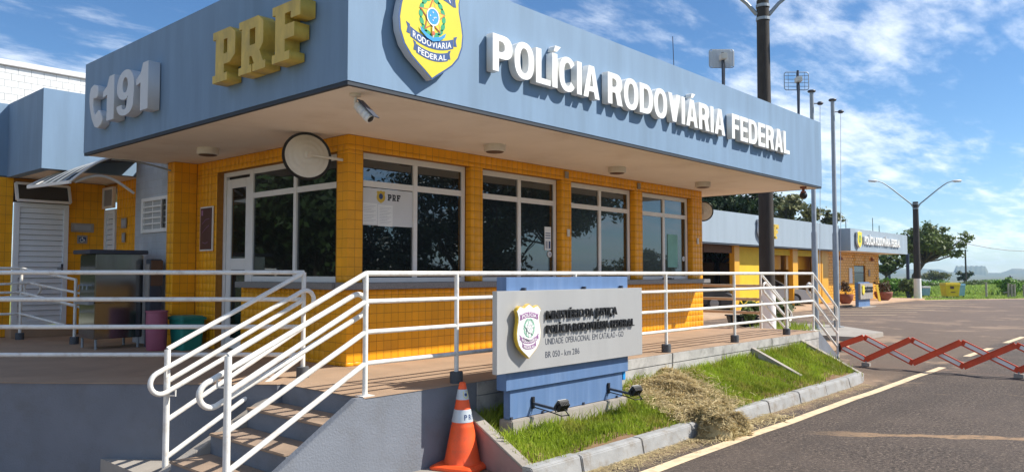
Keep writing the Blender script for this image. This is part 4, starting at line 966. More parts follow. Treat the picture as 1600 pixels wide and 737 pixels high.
# surveillance floodlight under the corner
t = thing('security_camera', 'white bullet camera on a bracket under the soffit corner', 'camera', (4.0, 5.41, H))
MB().lathe([(.05, 0), (.05, -.02), (.03, -.03)], (4.0, 5.41, H+.003), 20).build('mount', mat['mirror_back'], t, smooth=True)
MB().tube([(4.0, 5.41, H-.02), (4.0, 5.41, H-.075), (4.015, 5.39, H-.10)], .015, 10).build('arm', mat['mirror_back'], t, smooth=True)
c = Vector((4.035, 5.33, H-.165)); d = Vector((.18, -.62, -.62)).normalized(); sd = d.cross(Vector((0, 0, 1))).normalized(); up = sd.cross(d)
MB().tube([c-d*.10, c-d*.098, c+d*.09, c+d*.095], [.02, .042, .044, .036], 16).build('housing', mat['rail'], t, smooth=True)
MB().tube([c+d*.094, c+d*.10], [.034, .02], 16).build('lens', mat['black'], t, smooth=True)
MB().obox(c+up*.05+d*.01, d*.12, sd*.045, up*.004).build('hood', mat['antenna'], t, bevel=.003)
for q in (-.05, 0, .05): MB().tube([c+d*q, c+d*(q+.012)], .047, 16).build('clamp', mat['paper'], t, smooth=True)
# dome camera at the far end
t = thing('dome_camera', 'small black dome camera hanging from the far end of the soffit', 'camera', (13.70, 5.31, H))
MB().lathe([(.055, .0), (.055, -.03), (.025, -.035), (.025, -.075), (.045, -.08), (.05, -.11)], (13.70, 5.31, H+.003), 18).build('mount', mat['terracotta'], t, smooth=True)
MB().lathe([(.055, -.11), (.068, -.14), (.064, -.18), (.04, -.21), (.01, -.222)], (13.70, 5.31, H), 20).build('dome', mat['black'], t, smooth=True)
# convex mirrors
def mirror(label, c, n, root, r):
    c = Vector(c); n = Vector(n).normalized(); t = thing('convex_mirror', label, 'mirror', tuple(c), 'round convex mirrors on the walls')
    prof = [(.02, -.045)]+[(r*k/9., -.045+.052*(k/9.)**1.6+(.004 if k % 2 else 0)) for k in range(1, 10)]+[(r, .012)]
    MB().lathe(prof, c, 40, n).build('back', mat['mirror_back'], t)
    MB().lathe([(r-.004, .0), (r+.003, -.004), (r+.006, .008), (r+.003, .022), (r-.01, .02)], c, 40, n).build('rim', mat['black'], t, smooth=True)
    MB().lathe([(r-.006, .020), (r*.8, .045), (r*.5, .068), (.02, .085)], c, 40, n).build('mirror', mat['steel'], t, smooth=True)
    b = c-n*.045; MB().tube([Vector(root), b-n*.03, b], .016, 10).build('arm', mat['mirror_back'], t, smooth=True)
    MB().obox(b-n*.01, (.03, 0, 0), (0, .03, 0), (0, 0, .03)).build('clamp', mat['mirror_back'], t, bevel=.005); return t
mirror('round beige backed convex mirror with black rim on the corner column', (4.74, 7.27, 2.30), (.35, 1.0, -.12), (5.10, 7.12, 2.28), .265)
mirror('round convex mirror seen edge on at the far end wall of the post', (13.35, 7.10, 2.20), (.86, .50, .25), (13.19, 7.2, 2.22), .19)
# antennas and masts on the roof
def grid_antenna(label, x, y, zc, w, h, top, solid):
    t = thing('grid_antenna', label, 'antenna', (x, y, 3.4), 'grid antennas on the roof')
    MB().tube([(x, y, 3.4), (x, y, top)], .022, 10).build('mast', mat['antenna'], t, smooth=True)
    d = Vector((.62, -.70, 0)) ; n = Vector((-.75, -.66, 0)); c = Vector((x+.02, y+.02, zc))+n*-.04
    o = []
    rr = .18
    pts_ = []
    for sx, sy, a0 in ((1, 1, 0), (-1, 1, 90), (-1, -1, 180), (1, -1, 270)):
        for k in range(5): a = math.radians(a0+22.5*k); pts_.append((sx*(w-rr*h*1.6)+rr*h*1.6*math.cos(a), sy*(h-rr*h*1.6)+rr*h*1.6*math.sin(a)))
    P3 = [c+d*px+Vector((0, 0, py)) for px, py in pts_]
    MB().tube(P3, .008, 6, closed=True).build('frame', mat['galv'], t, smooth=True)
    nv = 17 if solid else 3; mb = MB()
    for k in range(nv):
        q = -w+2*w*(k+.5)/nv; lim = h*(1 if abs(q) < w*.8 else .86); mb.tube([c+d*q+Vector((0, 0, -lim)), c+d*q+Vector((0, 0, lim))], .0125 if solid else .004, 5)
    mb.build('wires', mat['lt_grey'] if solid else mat['galv'], t)
    mb = MB()
    for k in range(2 if solid else 4): q = -h*.6+1.2*h*k/(1 if solid else 3.); mb.tube([c+d*-w+Vector((0, 0, q)), c+d*w+Vector((0, 0, q))], .005, 5)
    mb.build('wires', mat['galv'], t)
    MB().obox(c-n*-.10, d*.05, n*.08, (0, 0, .045)).build('feed', mat['mirror_back'], t, bevel=.006)
    MB().tube([c+n*.12, c+n*.1+Vector((.05, 0, -.12)), (x+.05, y, 3.9), (x+.02, y, 3.6)], .006, 6).build('cable', mat['black'], t, smooth=True)
grid_antenna('grey barred grid antenna on a short mast above the roof edge', 11.24, 5.6, 4.44, .21, .145, 4.52, True)
grid_antenna('thin wire grid antenna on a tall mast near the far roof corner', 13.9, 5.45, 4.55, .24, .165, 4.73, False)
for x, y, z, lab in ((9.72, 5.6, 4.42, 'thin whip antenna above the white lettering'), (4.45, 10.85, 4.27, 'thin whip antenna above the telephone number')):
    t = thing('whip_antenna', lab, 'antenna', (x, y, 3.4), 'whip antennas')
    MB().tube([(x, y, 3.4), (x, y, 3.92)], .012, 8).build('base', mat['antenna'], t); MB().tube([(x, y, 3.92), (x-.03, y, z)], .006, 6).build('whip', mat['antenna'], t)
# notice board, notices, wall plates
t = thing('notice_board', 'brown framed notice board on the tiles left of the glazed door', 'notice board', (5.09, 10.2, 1.5))
MB().box(5.085, 5.105, 10.06, 10.42, 1.33, 1.94).build('frame', mat['frame'], t, bevel=.003)
MB().box(5.080, 5.086, 10.08, 10.40, 1.35, 1.92).build('board', mat['brown_board'], t)
MB().box(5.078, 5.080, 10.33, 10.37, 1.82, 1.89).build('mark', mat['print_plum'], t)
for p in ([(10.35, 1.70), (10.25, 1.76), (10.14, 1.77)], [(10.34, 1.58), (10.24, 1.64), (10.15, 1.68)], [(10.33, 1.45), (10.25, 1.43), (10.18, 1.45)]): MB().tube([(5.079, y, z) for y, z in p], .0035, 5).build('map_line', mat['print_plum'], t)
G = 7.135
sh = thing('notice_sheet', 'white sheet with shield and black letters behind the pane near the corner column', 'notice', (5.75, G, 1.7))
MB().box(5.385, 6.14, G+.004, G+.008, 1.575, 2.005).build('sheet', mat['paper'], sh)
b_ = flat('shield_mark', [shield_outline(.13, .15)], .001, FY(5.655, G+.004, 1.835), mat['shield_rim'], sh)
flat('shield_centre', [arc(0, .082, .03, .034, 0, 340, 14)], .001, FY(5.655, G+.003, 1.835), mat['navy'], b_)
def slab_small(polys, frame, w, h, m, parent):
    w0 = max(p[0] for p in polys[0]); flat('letter', [[(p[0]*w/w0, p[1]*h) for p in pl] for pl in polys], .001, frame, m, parent)
PL = [[(0,0),(.36,0),(.36,.15),(.28,.15),(.28,.32),(.42,.32),(.55,.45),(.55,.87),(.42,1),(0,1),(0,.85),(.07,.85),(.07,.15),(0,.15)], [(.27,.52),(.27,.80),(.36,.80),(.36,.52)]]
RL = [[(0,0),(.33,0),(.33,.14),(.28,.14),(.28,.30),(.33,.30),(.40,.14),(.36,.14),(.36,0),(.68,0),(.68,.14),(.62,.14),(.53,.36),(.62,.47),(.62,.87),(.49,1),(0,1),(0,.86),(.07,.86),(.07,.14),(0,.14)], [(.28,.50),(.28,.80),(.42,.80),(.42,.50)]]
FL = [[(0,0),(.40,0),(.40,.15),(.29,.15),(.29,.37),(.50,.37),(.50,.62),(.29,.62),(.29,.82),(.42,.82),(.42,.70),(.63,.70),(.63,1),(0,1),(0,.85),(.07,.85),(.07,.15),(0,.15)]]
for i, pl in enumerate((PL, RL, FL)): slab_small(pl, FY(5.755+.068*i, G+.004, 1.875), .058, .075, mat['black'], sh)
for x0, x1, z0, z1, lab in ((5.385, 5.60, 1.59, 1.83, 'left printed page'), (5.615, 5.83, 1.57, 1.82, 'right printed page')):
    pg = MB().box(x0, x1, G+.001, G+.0035, z0, z1).build('page', mat['shield_w'], sh)
    for k in range(11):
        if k == 5 and x0 < 5.5: continue
        MB().box(x0+.02, x1-.02-.03*((k*7) % 3), G+.0004, G+.001, z1-.03-.018*k-.003, z1-.03-.018*k).build('text_line', mat['paper_ink'], pg)
nt_ = thing('notice', 'small printed notice behind the second window beside a round button', 'notice', (8.75, G, 1.5))
MB().box(8.655, 8.80, G+.002, G+.006, 1.36, 1.70).build('page', mat['shield_w'], nt_)
for k, (z, h_) in enumerate(((1.60, .012), (1.565, .014), (1.53, .012))): MB().box(8.67, 8.785, G+.0005, G+.002, z, z+h_).build('text_line', mat['navy'], nt_)
MB().box(8.675, 8.72, G+.0005, G+.002, 1.385, 1.49).build('picture', mat['paper_ink'], nt_); MB().box(8.745, 8.785, G+.0005, G+.002, 1.385, 1.49).build('picture', mat['navy'], nt_)
for x, z, lab in ((8.765, 1.30, 'round white button speaker under the notice in the second window'), (12.66, 1.29, 'round white button speaker at the edge of the last window')):
    t = thing('intercom', lab, 'intercom', (x, G, z), 'round intercoms on the panes')
    MB().lathe([(.045, 0), (.045, .012), (.035, .018)], (x, G+.01, z), 20, (0, -1, 0)).build('ring', mat['paper'], t, smooth=True); MB().lathe([(.022, .018), (.02, .022)], (x, G+.01, z), 16, (0, -1, 0)).build('grille', mat['paper_ink'], t)
    MB().tube([(x, G+.004, z-.045), (x, G+.004, .99)], .004, 6).build('cable', mat['black'], t)
t = MB().box(12.10, 12.45, G+.002, G+.006, 1.13, 1.72).build('sheet', M('pale_green_sheet', (.19, .42, .36), .7), None); tag(t, 'pale green sheet behind the right pane of the last window', 'sheet')
for x, z, lab in ((8.985, 2.49, 'small grey plate at the top of the column after the second window'), (10.95, 2.49, 'small grey plate at the top of the column after the third window')):
    tag(MB().box(x, x+.085, 7.012, 7.024, z-.06, z+.04).build('wall_plate', mat['wood_post'], None, bevel=.003), lab, 'plate', 'small plates on the columns')
for x, z, lab in ((9.03, 1.62, 'small beige socket halfway up the column after the second window'), (12.95, 1.62, 'small beige socket halfway up the end column')):
    tag(MB().box(x, x+.06, 7.008, 7.024, z-.055, z+.055).build('wall_socket', mat['mirror_back'], None, bevel=.004), lab, 'socket', 'small sockets on the columns')
t = thing('counter_papers', 'dark folder and papers lying on the sill of the last window', 'papers', (12.0, 7.03, .92))
MB().box(11.85, 12.05, 6.98, 7.10, .919, .945).build('folder', mat['case'], t, bevel=.004); MB().obox((12.08, 7.04, .935), (.14, .02, 0), (-.01, .05, 0), (0, 0, .006)).build('papers', mat['paper'], t)

# ================================================================== ANNEX AT THE LEFT
an = thing('annex', 'orange tiled annex with louvred doors and a blue fascia behind the left railing', 'building', (4.5, 14.3, 0))
ta = Tiles(an, mat['tile'])
aw = MB(); aw.box(3.3, 3.86, 14.307, 14.5, 0, H).box(4.68, 5.267, 14.307, 14.5, 0, H).box(3.86, 4.68, 14.307, 14.5, 2.5, H).box(5.267, 5.5, 12.0, 13.80, 0, H+.3).box(5.267, 5.5, 13.80, 14.307, 2.52, H)
awall = aw.build('wall', mat['grout'], an)
ta.field(awall, (3.3, 14.307, H), (1, 0, 0), Z, [(0, .56, -H, 0), (1.38, 1.96, -H, 0)], ts=.115, tv=.15)
ta.field(awall, (5.267, 14.3, H), (0, -1, 0), Z, [(.5, 2.3, -H, .25)], ts=.115, tv=.15)
ta.finish(250)
af = MB(); af.box(3.76, 9.0, 12.65, 12.8, H+.0, 3.75); af.box(3.76, 3.91, 12.8, 14.45, H, 3.75); af.box(3.3, 3.76, 14.30, 14.45, H+.02, 3.75); af.build('fascia', mat['blue'], an)
MB().box(3.80, 9.0, 12.70, 14.45, H+.01, H+.06).build('soffit', mat['soffit'], an)
MB().box(3.9, 9.0, 12.8, 18, 3.3, 3.4).build('roof', mat['concrete'], an)
up_ = MB(); up_.box(1.5, 11, 16.01, 18, 2.6, 4.76); uw = up_.build('upper_wall', mat['grout_grey'], an)
MB().box(1.4, 11, 15.95, 18, 4.765, 4.87).build('coping', mat['paper'], an, bevel=.01)
tw = Tiles(an, mat['white_tile'])
tw.field(uw, (1.5, 16.01, 4.76), (1, 0, 0), Z, [(2.0, 9.5, -1.5, 0)], ts=.21, tv=.125, gap=.004, thick=.006, brick=True)
v, f = unit_tile(); me = bpy.data.meshes.new('white_tile'); me.from_pydata(v, [], f); me.materials.append(mat['white_tile'])
tw.t = [q for q in tw.t if q[1].x < 5.7 and q[1].z > 3.5][:300]
cov = tw.t
for w, c, U_, V_, N_, a, b, th in cov:
    link('white_tile', me, w, Matrix(((U_.x*a, V_.x*b, N_.x*th, c.x), (U_.y*a, V_.y*b, N_.y*th, c.y), (U_.z*a, V_.z*b, N_.z*th, c.z), (0, 0, 0, 1))))
# louvred door 1 (faces the viewer) and its tilted transom
def louvre(x0, x1, z0, z1, y, parent, side=False):
    def bx(mb, a, b, c, d, e, f_):
        if side: mb.box(c, d, a, b, e, f_)
        else: mb.box(a, b, c, d, e, f_)
    fr = MB(); s = .075
    bx(fr, x0, x0+s, y, y+.05, z0, z1); bx(fr, x1-s, x1, y, y+.05, z0, z1); bx(fr, x0+s, x1-s, y, y+.05, z1-s, z1); bx(fr, x0+s, x1-s, y, y+.05, z0, z0+.06)
    o = fr.build('door', mat['door_white'], parent, bevel=.003)
    n = int((z1-z0-.15)/.085); pitch = (z1-z0-.135)/n
    for k in range(n):
        zz = z0+.06+pitch*(k+.5)
        if side: MB().obox((y+.028, (x0+x1)/2, zz), (0, (x1-x0)/2-s, 0), (.014, 0, pitch*.46), (.003, 0, -.0015)).build('louvre', mat['door_white'], o)
        else: MB().obox(((x0+x1)/2, y+.028, zz), ((x1-x0)/2-s, 0, 0), (0, .014, pitch*.46), (0, .003, -.0015)).build('louvre', mat['door_white'], o)
    mb = MB(); bx(mb, x0+s, x1-s, y+.046, y+.049, z0+.06, z1-s); mb.build('backing', mat['darkint'], o)
    return o
d1 = louvre(3.87, 4.67, .18, 2.17, 14.25, an); d1['label'] = 'wide white louvred door'
MB().tube([(4.58, 14.24, 1.10), (4.58, 14.20, 1.10), (4.50, 14.20, 1.10)], .012, 8).build('handle', mat['galv'], d1, smooth=True)
MB().box(4.57, 4.60, 14.243, 14.25, 1.0, 1.18).build('lock_plate', mat['antenna'], d1)
MB().box(3.8, 4.75, 14.0, 14.306, 0, .17).build('doorstep', mat['floor'], an, bevel=.006)
tr = MB(); c = Vector((4.27, 14.20, 2.355)); th = math.radians(20); uu = Vector((0, -math.sin(th), -math.cos(th)))
for a, b, w_ in ((Vector((3.88, 14.27, 2.48)), Vector((4.66, 14.27, 2.48)), .04), (Vector((3.88, 14.27, 2.48)), Vector((3.88, 14.27, 2.48))+uu*.30, .04), (Vector((4.66, 14.27, 2.48)), Vector((4.66, 14.27, 2.48))+uu*.30, .04), (Vector((3.88, 14.27, 2.48))+uu*.30, Vector((4.66, 14.27, 2.48))+uu*.30, .04)): tr.bar(a, b, w_, .04)
tro = tr.build('transom', mat['frame'], an); A = Vector((3.89, 14.272, 2.47)); MB().add([A, A+Vector((.76, 0, 0)), A+Vector((.76, 0, 0))+uu*.28, A+uu*.28], [(0, 1, 2, 3)]).build('pane', mat['glass'], tro)
MB().box(3.86, 4.68, 14.31, 14.33, 2.17, 2.5).build('transom_recess', mat['darkint'], an)
d2 = louvre(13.82, 14.28, .12, 2.12, 5.24, an, side=True); d2['label'] = 'narrow white louvred door in the corner'
tr = MB(); tr.box(5.2, 5.25, 13.82, 13.86, 2.14, 2.5).box(5.2, 5.25, 14.24, 14.28, 2.14, 2.5).box(5.2, 5.25, 13.86, 14.24, 2.46, 2.5).box(5.2, 5.25, 13.86, 14.24, 2.14, 2.18); tro = tr.build('transom', mat['frame'], an); MB().box(5.22, 5.23, 13.86, 14.24, 2.18, 2.46).build('pane', mat['galv'], tro)
# wall plates beside the doors
def plate(name, label, cat, x, y, z, w, h, face, m2, side=False, grp='door signs'):
    t = thing(name, label, cat, (x, y, z), grp)
    if side: MB().box(x-.012, x, y-w/2, y+w/2, z-h/2, z+h/2).build('plate', mat['wood_post'], t, bevel=.003); MB().box(x-.015, x-.0125, y-w*.35, y+w*.35, z-h*.3, z+h*.3).build('inset', m2, t)
    else: MB().box(x-w/2, x+w/2, y-.012, y, z-h/2, z+h/2).build('plate', mat['wood_post'], t, bevel=.003); MB().box(x-w*.36, x+w*.36, y-.015, y-.0125, z-h*.28, z+h*.28).build('inset', m2, t)
    return t
plate('door_sign', 'long grey sign plate beside the wide louvred door', 'sign', 4.90, 14.295, 1.80, .36, .15, 0, mat['paper_ink'])
plate('door_sign', 'small square sign with a white wheelchair symbol below the long plate', 'sign', 4.90, 14.295, 1.60, .16, .14, 0, mat['navy'])
wc = bpy.data.objects['door_sign.001']
MB().tube([(4.90, 14.277, 1.64), (4.895, 14.277, 1.605), (4.925, 14.277, 1.60), (4.94, 14.277, 1.57)], .006, 6).build('wheelchair_symbol', mat['shield_w'], wc)
MB().tube([(x, 14.277, z) for x, z in arc(4.89, 1.59, .028, .028, 100, 350, 10)], .005, 6).build('wheelchair_symbol', mat['shield_w'], wc)
plate('door_sign', 'grey sign plate beside the narrow louvred door', 'sign', 5.255, 13.45, 1.86, .22, .17, 0, mat['paper_ink'], True)
plate('door_sign', 'small upright sign with a pale figure below the grey plate by the narrow door', 'sign', 5.255, 13.45, 1.62, .13, .16, 0, mat['paper_ink'], True)
# curved smoked awning
aw = thing('awning', 'curved smoked plastic awning on white ribs between the two blue fascias', 'awning', (3.8, 11.9, 2.4))
def arcp(a, b, bulge, n=12):
    a = Vector(a); b = Vector(b); return [a+(b-a)*(i/n)+Vector((0, 0, bulge*math.sin(math.pi*i/n)*(1.15-.3*i/n))) for i in range(n+1)]
A0, A1 = ((3.69, 13.0, 2.30), (5.2, 13.0, 2.80)); B0, B1 = ((3.857, 11.75, 2.295), (4.82, 11.75, 2.78))
ra = [arcp(sub(A0, B0, k/6.), sub(A1, B1, k/6.), .13) for k in range(7)]
V = [p for r_ in ra for p in r_]; nn = len(ra[0]); F = [(k*nn+i, (k+1)*nn+i, (k+1)*nn+i+1, k*nn+i+1) for k in range(6) for i in range(nn-1)]
mb = MB(); mb.add(V, F); mb.add([v-Vector((0, 0, .006)) for v in V], [tuple(reversed(f_)) for f_ in F]); mb.build('sheet', mat['acryl'], aw)
for k, r_ in enumerate(ra): MB().tube([p+Vector((0, 0, .012)) for p in r_], .017 if k in (0, 6) else .010, 8).build('rib', mat['frame'] if k in (0, 6, 1) else mat['galv'], aw, smooth=True)
MB().bar(A0, B0, .03, .045).build('edge_profile', mat['frame'], aw)
MB().tube(arcp((3.95, 11.85, 2.31), (4.79, 11.93, 2.22), .16), .02, 8).build('arch', mat['frame'], aw, smooth=True)
MB().tube(arcp((4.1, 10.97, 2.56), (4.79, 10.70, 2.45), .03), .012, 8).build('arch', mat['galv'], aw, smooth=True)
# drinks cooler and bins
ck = thing('drinks_cooler', 'tall stainless drinks cooler with a dark overhanging top by the white tiled wall', 'cooler', (4.35, 11.5, 0))
KX, KY = 4.30, 11.35
MB().box(KX-.33, KX+.30, KY-.28, KY+.28, .14, .62).build('lower_cabinet', mat['cooler'], ck, bevel=.008)
MB().box(KX-.33, KX+.30, KY-.28, KY+.28, .625, 1.28).build('tank', mat['cooler'], ck, bevel=.012)
MB().box(KX-.42, KX+.34, KY-.34, KY+.30, 1.285, 1.34).build('top', mat['antenna'], ck, bevel=.008)
for dx in (-.29, .26):
    for dy in (-.24, .24): MB().tube([(KX+dx, KY+dy, 0), (KX+dx, KY+dy, .14)], .018, 8).build('leg', mat['galv'], ck, smooth=True)
MB().box(KX-.40, KX-.331, KY-.26, KY+.26, .60, .66).build('drip_tray', mat['galv'], ck, bevel=.004)
for dy in (-.15, 0, .15): MB().tube([(KX-.33, KY+dy, .86), (KX-.385, KY+dy, .86), (KX-.39, KY+dy, .80)], .010, 8).build('tap', mat['galv'], ck, smooth=True)
gb = thing('column_boiler', 'narrow dark upright unit standing between the cooler and the orange column', 'appliance', (4.66, 10.9, 0))
MB().box(4.60, 4.76, 10.84, 11.0, .0, 1.22).build('body', mat['antenna'], gb, bevel=.01); MB().box(4.585, 4.6, 10.86, 10.98, .7, 1.15).build('panel', mat['wood_post'], gb); MB().box(4.60, 4.76, 10.82, 10.838, .85, 1.2).build('side_panel', mat['brown_frame'], gb)
pb = thing('waste_bin', 'pink plastic barrel bin beside the drinks cooler', 'bin', (4.53, 10.45, 0))
MB().lathe([(.115, 0), (.125, .02), (.135, .35), (.132, .50), (.14, .505), (.14, .525), (.12, .525), (.115, .08)], (4.53, 10.45, 0), 28).build('body', mat['bin_pink'], pb, smooth=True)
gbn = thing('waste_bin', 'green plastic bin with a lid standing against the tiled return', 'bin', (4.86, 10.28, 0))
def rsq(cx, cy, hx, hy, z, r=.04):
    p = []
    for sx, sy, a0 in ((1, 1, 0), (-1, 1, 90), (-1, -1, 180), (1, -1, 270)):
        for k in range(4): a = math.radians(a0+30*k); p.append((cx+sx*(hx-r)+r*math.cos(a), cy+sy*(hy-r)+r*math.sin(a), z))
    return p
MB().loft(rsq(4.86, 10.28, .135, .17, .0), rsq(4.86, 10.28, .165, .205, .40)).build('body', mat['bin_green'], gbn, bevel=.004)
MB().loft(rsq(4.86, 10.28, .185, .225, .402), rsq(4.86, 10.28, .185, .225, .43)).loft(rsq(4.86, 10.28, .18, .22, .431), rsq(4.86, 10.28, .14, .18, .455)).build('lid', mat['bin_green'], gbn, bevel=.004)

# ================================================================== FAR BUILDINGS
ga = thing('garage', 'long orange and yellow carport with a pale blue fascia beyond the end steps', 'building', (32, 15.5, -.6))
GY = 14.9; WY_ = 15.55
gf = MB(); gf.box(16.0, 43.4, GY, GY+.15, 2.29, 3.62).box(16.0, 16.15, GY+.15, 22, 2.29, 3.62); gf.build('fascia', mat['far_blue'], ga)
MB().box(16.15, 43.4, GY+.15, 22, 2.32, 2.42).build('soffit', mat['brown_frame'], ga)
MB().box(16.1, 43.4, GY+.02, GY+.1, 2.22, 2.29).build('drip_edge', mat['blue_dark'], ga)
MB().box(43.22, 43.38, WY_+.25, 21.8, -.6, 2.28).build('side_wall', mat['yel_tile'], ga)
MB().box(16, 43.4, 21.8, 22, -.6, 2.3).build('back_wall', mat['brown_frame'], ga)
WY = 15.55
def gpx(u):  # abscissa of a picture column on the front plane of the carport
    k = (u-800)/1206.; return WY*(.7438+.6684*k)/(.6684-.7438*k)
for a, b in ((1143.5, 1151.5), (1235, 1243), (1271, 1279), (1280, 1290)):
    MB().box(gpx(a), gpx(b), WY-.12, WY+.12, -.6, 2.29).build('column', mat['yel_tile'], ga, bevel=.01)
MB().box(gpx(1151.5), gpx(1196), WY, WY+.2, -.6, 2.22).build('wall', mat['yel_wall'], ga)
MB().box(gpx(1100), gpx(1143.5), WY, WY+.15, 1.92, 2.22).build('lintel', mat['brown_frame'], ga)
MB().box(gpx(1197), gpx(1280), WY+.01, WY+.15, 1.92, 2.22).build('lintel', mat['yel_wall'], ga)
MB().box(gpx(1197), gpx(1235), WY+.5, WY+.6, 1.22, 1.92).build('panel', mat['yel_tile'], ga); MB().box(gpx(1243), gpx(1280), WY+.5, WY+.6, 1.22, 1.92).build('panel', mat['yel_tile'], ga)
for a, b in ((1197, 1216), (1217, 1235), (1243, 1260), (1261, 1280)): MB().box(gpx(a)+.02, gpx(b)-.02, WY+4.2, WY+4.25, .25, 1.6).build('pane', mat['glass'], ga)
for a in (1130, 1112): MB().tube([(gpx(a)+.4, WY+2.5, -.6), (gpx(a)+.4, WY+2.5, 2.3)], .10, 10).build('post', mat['yel_tile'], ga)
MB().box(gpx(1290), 43.35, WY-.05, WY+.2, -.6, 2.29).build('wall', mat['yel_tile'], ga)
def fpx(u, y): k = (u-800)/1206.; return y*(.7438+.6684*k)/(.6684-.7438*k)
bx = fpx(1187.5, GY)+.55
badge(bx-.55, GY, 2.52, .78, 1.0, .09, ga, .05, mat['shield_y'], mat['lt_grey'], mat['print_blue'], mat['white_letter'], mat['print_green'], None, detail=False)
flat('shield_mark', [arc(0, .52, .16, .22, 0, 345, 16), arc(0, .52, .11, .17, 0, 345, 16)], .01, FY(bx-.55, GY-.15, 2.52), mat['print_green'], ga)
for polys, x0 in ((PL, fpx(1194.5, GY)), (RL, fpx(1200, GY)), (FL, fpx(1205.5, GY))):
    w0 = max(p[0] for p in polys[0]); me = shape([[(p[0]*.52/w0, p[1]*.66) for p in pl] for pl in polys], .15); me.transform(FY(x0, GY, 2.62)); me.materials.append(mat['shield_rim']); link('letter', me, ga)
# second post
p2 = thing('second_police_post', 'smaller orange police post with white lettering on its fascia beyond the carport', 'building', (48, 15.7, -.6))
F3 = 14.3; x0, x1 = 43.4, 54.1
f3 = MB(); f3.box(x0, x1, F3, F3+.15, 2.25, 3.47).box(x0, x0+.15, F3+.15, 24, 2.25, 3.47).box(x1-.15, x1, F3+.15, 24, 2.25, 3.47); f3.build('fascia', mat['far_blue'], p2)
MB().box(x0+.15, x1-.15, F3+.15, 24, 2.27, 2.35).build('soffit', mat['soffit'], p2)
MB().box(x0+.1, x1-.05, F3+.15, 24, 3.1, 3.2).build('roof', mat['concrete'], p2)
W3 = 15.75
hx0, hx1 = fpx(1334, W3), fpx(1351, W3)
w3 = MB(); w3.box(43.4, hx0, W3, W3+.2, -.6, 2.26).box(hx1, 53.0, W3, W3+.2, -.6, 2.26).box(hx0, hx1, W3, W3+.2, -.6, .05).box(hx0, hx1, W3, W3+.2, 1.50, 2.26).box(52.8, 53.0, W3+.2, 24, -.6, 2.26)
w3o = w3.build('wall', mat['grout'], p2)
tb = Tiles(p2, mat['yel_tile'])
tb.field(w3o, (43.4, W3, 2.26), (1, 0, 0), Z, [(0, hx0-43.4, -2.86, 0), (hx1-43.4, 9.6, -2.86, 0), (hx0-43.4, hx1-43.4, -2.86, -2.21), (hx0-43.4, hx1-43.4, -.76, 0)], ts=.42, tv=.16, gap=.02, thick=.012, brick=True)
tb.finish(290)
o = MB().box(hx0+.02, hx1-.02, W3+.06, W3+.11, .05, 1.5).build('window', mat['antenna'], p2); MB().box(hx0+.08, hx1-.08, W3+.045, W3+.058, .1, 1.05).build('pane', mat['glass'], o); MB().box(hx0+.08, hx1-.08, W3+.045, W3+.058, 1.1, 1.45).build('pane', mat['glass'], o)
badge(x0+1.05, F3, 2.42, .80, .95, .10, p2, .05, mat['shield_y'], mat['lt_grey'], mat['print_blue'], mat['white_letter'], mat['print_green'], None, detail=False)
flat('shield_mark', [arc(0, .5, .16, .2, 0, 345, 16), arc(0, .5, .11, .15, 0, 345, 16)], .01, FY(x0+1.05, F3-.16, 2.42), mat['print_green'], p2)
for wd, x, w in (('POLÍCIA', 0, 1.85), ('RODOVIÁRIA', 2.0, 2.75), ('FEDERAL', 4.95, 1.8)):
    lettering(wd, .46, w, .09, .03, FY(x0+2.0+x, F3-.02, 2.66), mat['white_letter'], p2, gap=.085)
for u in (1312, 1361):
    t = thing('wall_spotlight', 'small wedge spotlight high on the orange tiled wall, '+('left' if u < 1330 else 'right')+' of the dark window', 'spotlight', (fpx(u, W3), W3, 1.95), 'wall spotlights on the second post')
    c = Vector((fpx(u, W3), W3-.1, 1.93)); MB().loft([c+Vector((-.05, .1, .12)), c+Vector((.05, .1, .12)), c+Vector((.05, .06, .12)), c+Vector((-.05, .06, .12))], [c+Vector((-.16, .1, -.12)), c+Vector((.16, .1, -.12)), c+Vector((.16, -.08, -.12)), c+Vector((-.16, -.08, -.12))]).build('shade', mat['terracotta'], t)
    MB().box(c.x-.12, c.x+.12, c.y-.06, c.y+.08, c.z-.13, c.z-.121).build('lens', mat['lamp_glass'], t)
tag(MB().box(fpx(1325, W3), fpx(1330, W3), W3-.06, W3-.015, .45, 1.35).build('notice_plate', mat['lt_grey'], None, bevel=.01), 'pale upright plate on the tiled wall left of the dark window', 'plate')
tag(MB().box(fpx(1355.5, W3), fpx(1358, W3), W3-.06, W3-.015, .85, 1.25).build('wall_box', mat['wood_post'], None, bevel=.01), 'small grey box on the tiled wall right of the dark window', 'box')
for k, (x, h) in enumerate(((x0+.2, 4.0), (x0+4.8, 4.3), (x0+6.0, 3.9))):
    t = thing('whip_antenna', ['thin whip antenna at the near corner of the second post', 'thin whip antenna over the middle of the second post', 'short whip antenna over the white lettering of the second post'][k], 'antenna', (x, F3+.3, 3.2), 'whip antennas')
    MB().tube([(x, F3+.3, 3.2), (x, F3+.3, h)], .02, 6).build('whip', mat['antenna'], t)
for u, y in ((1389, 24), (1418, 15.2)):
    x = fpx(u, y); t = thing('steel_post', 'dark blue steel post '+('farther back behind' if y > 20 else 'under the free end of')+' the second post fascia', 'post', (x, y, GZ), 'steel posts behind the second post')
    MB().tube([(x, y, GZ), (x, y, 2.4)], .13 if y > 20 else .11, 10).build('shaft', M('dark_blue_paint', (.03, .05, .10)), t, smooth=True); MB().box(x-.2, x+.2, y-.2, y+.2, GZ, GZ+.03).build('base_plate', mat['galv'], t)
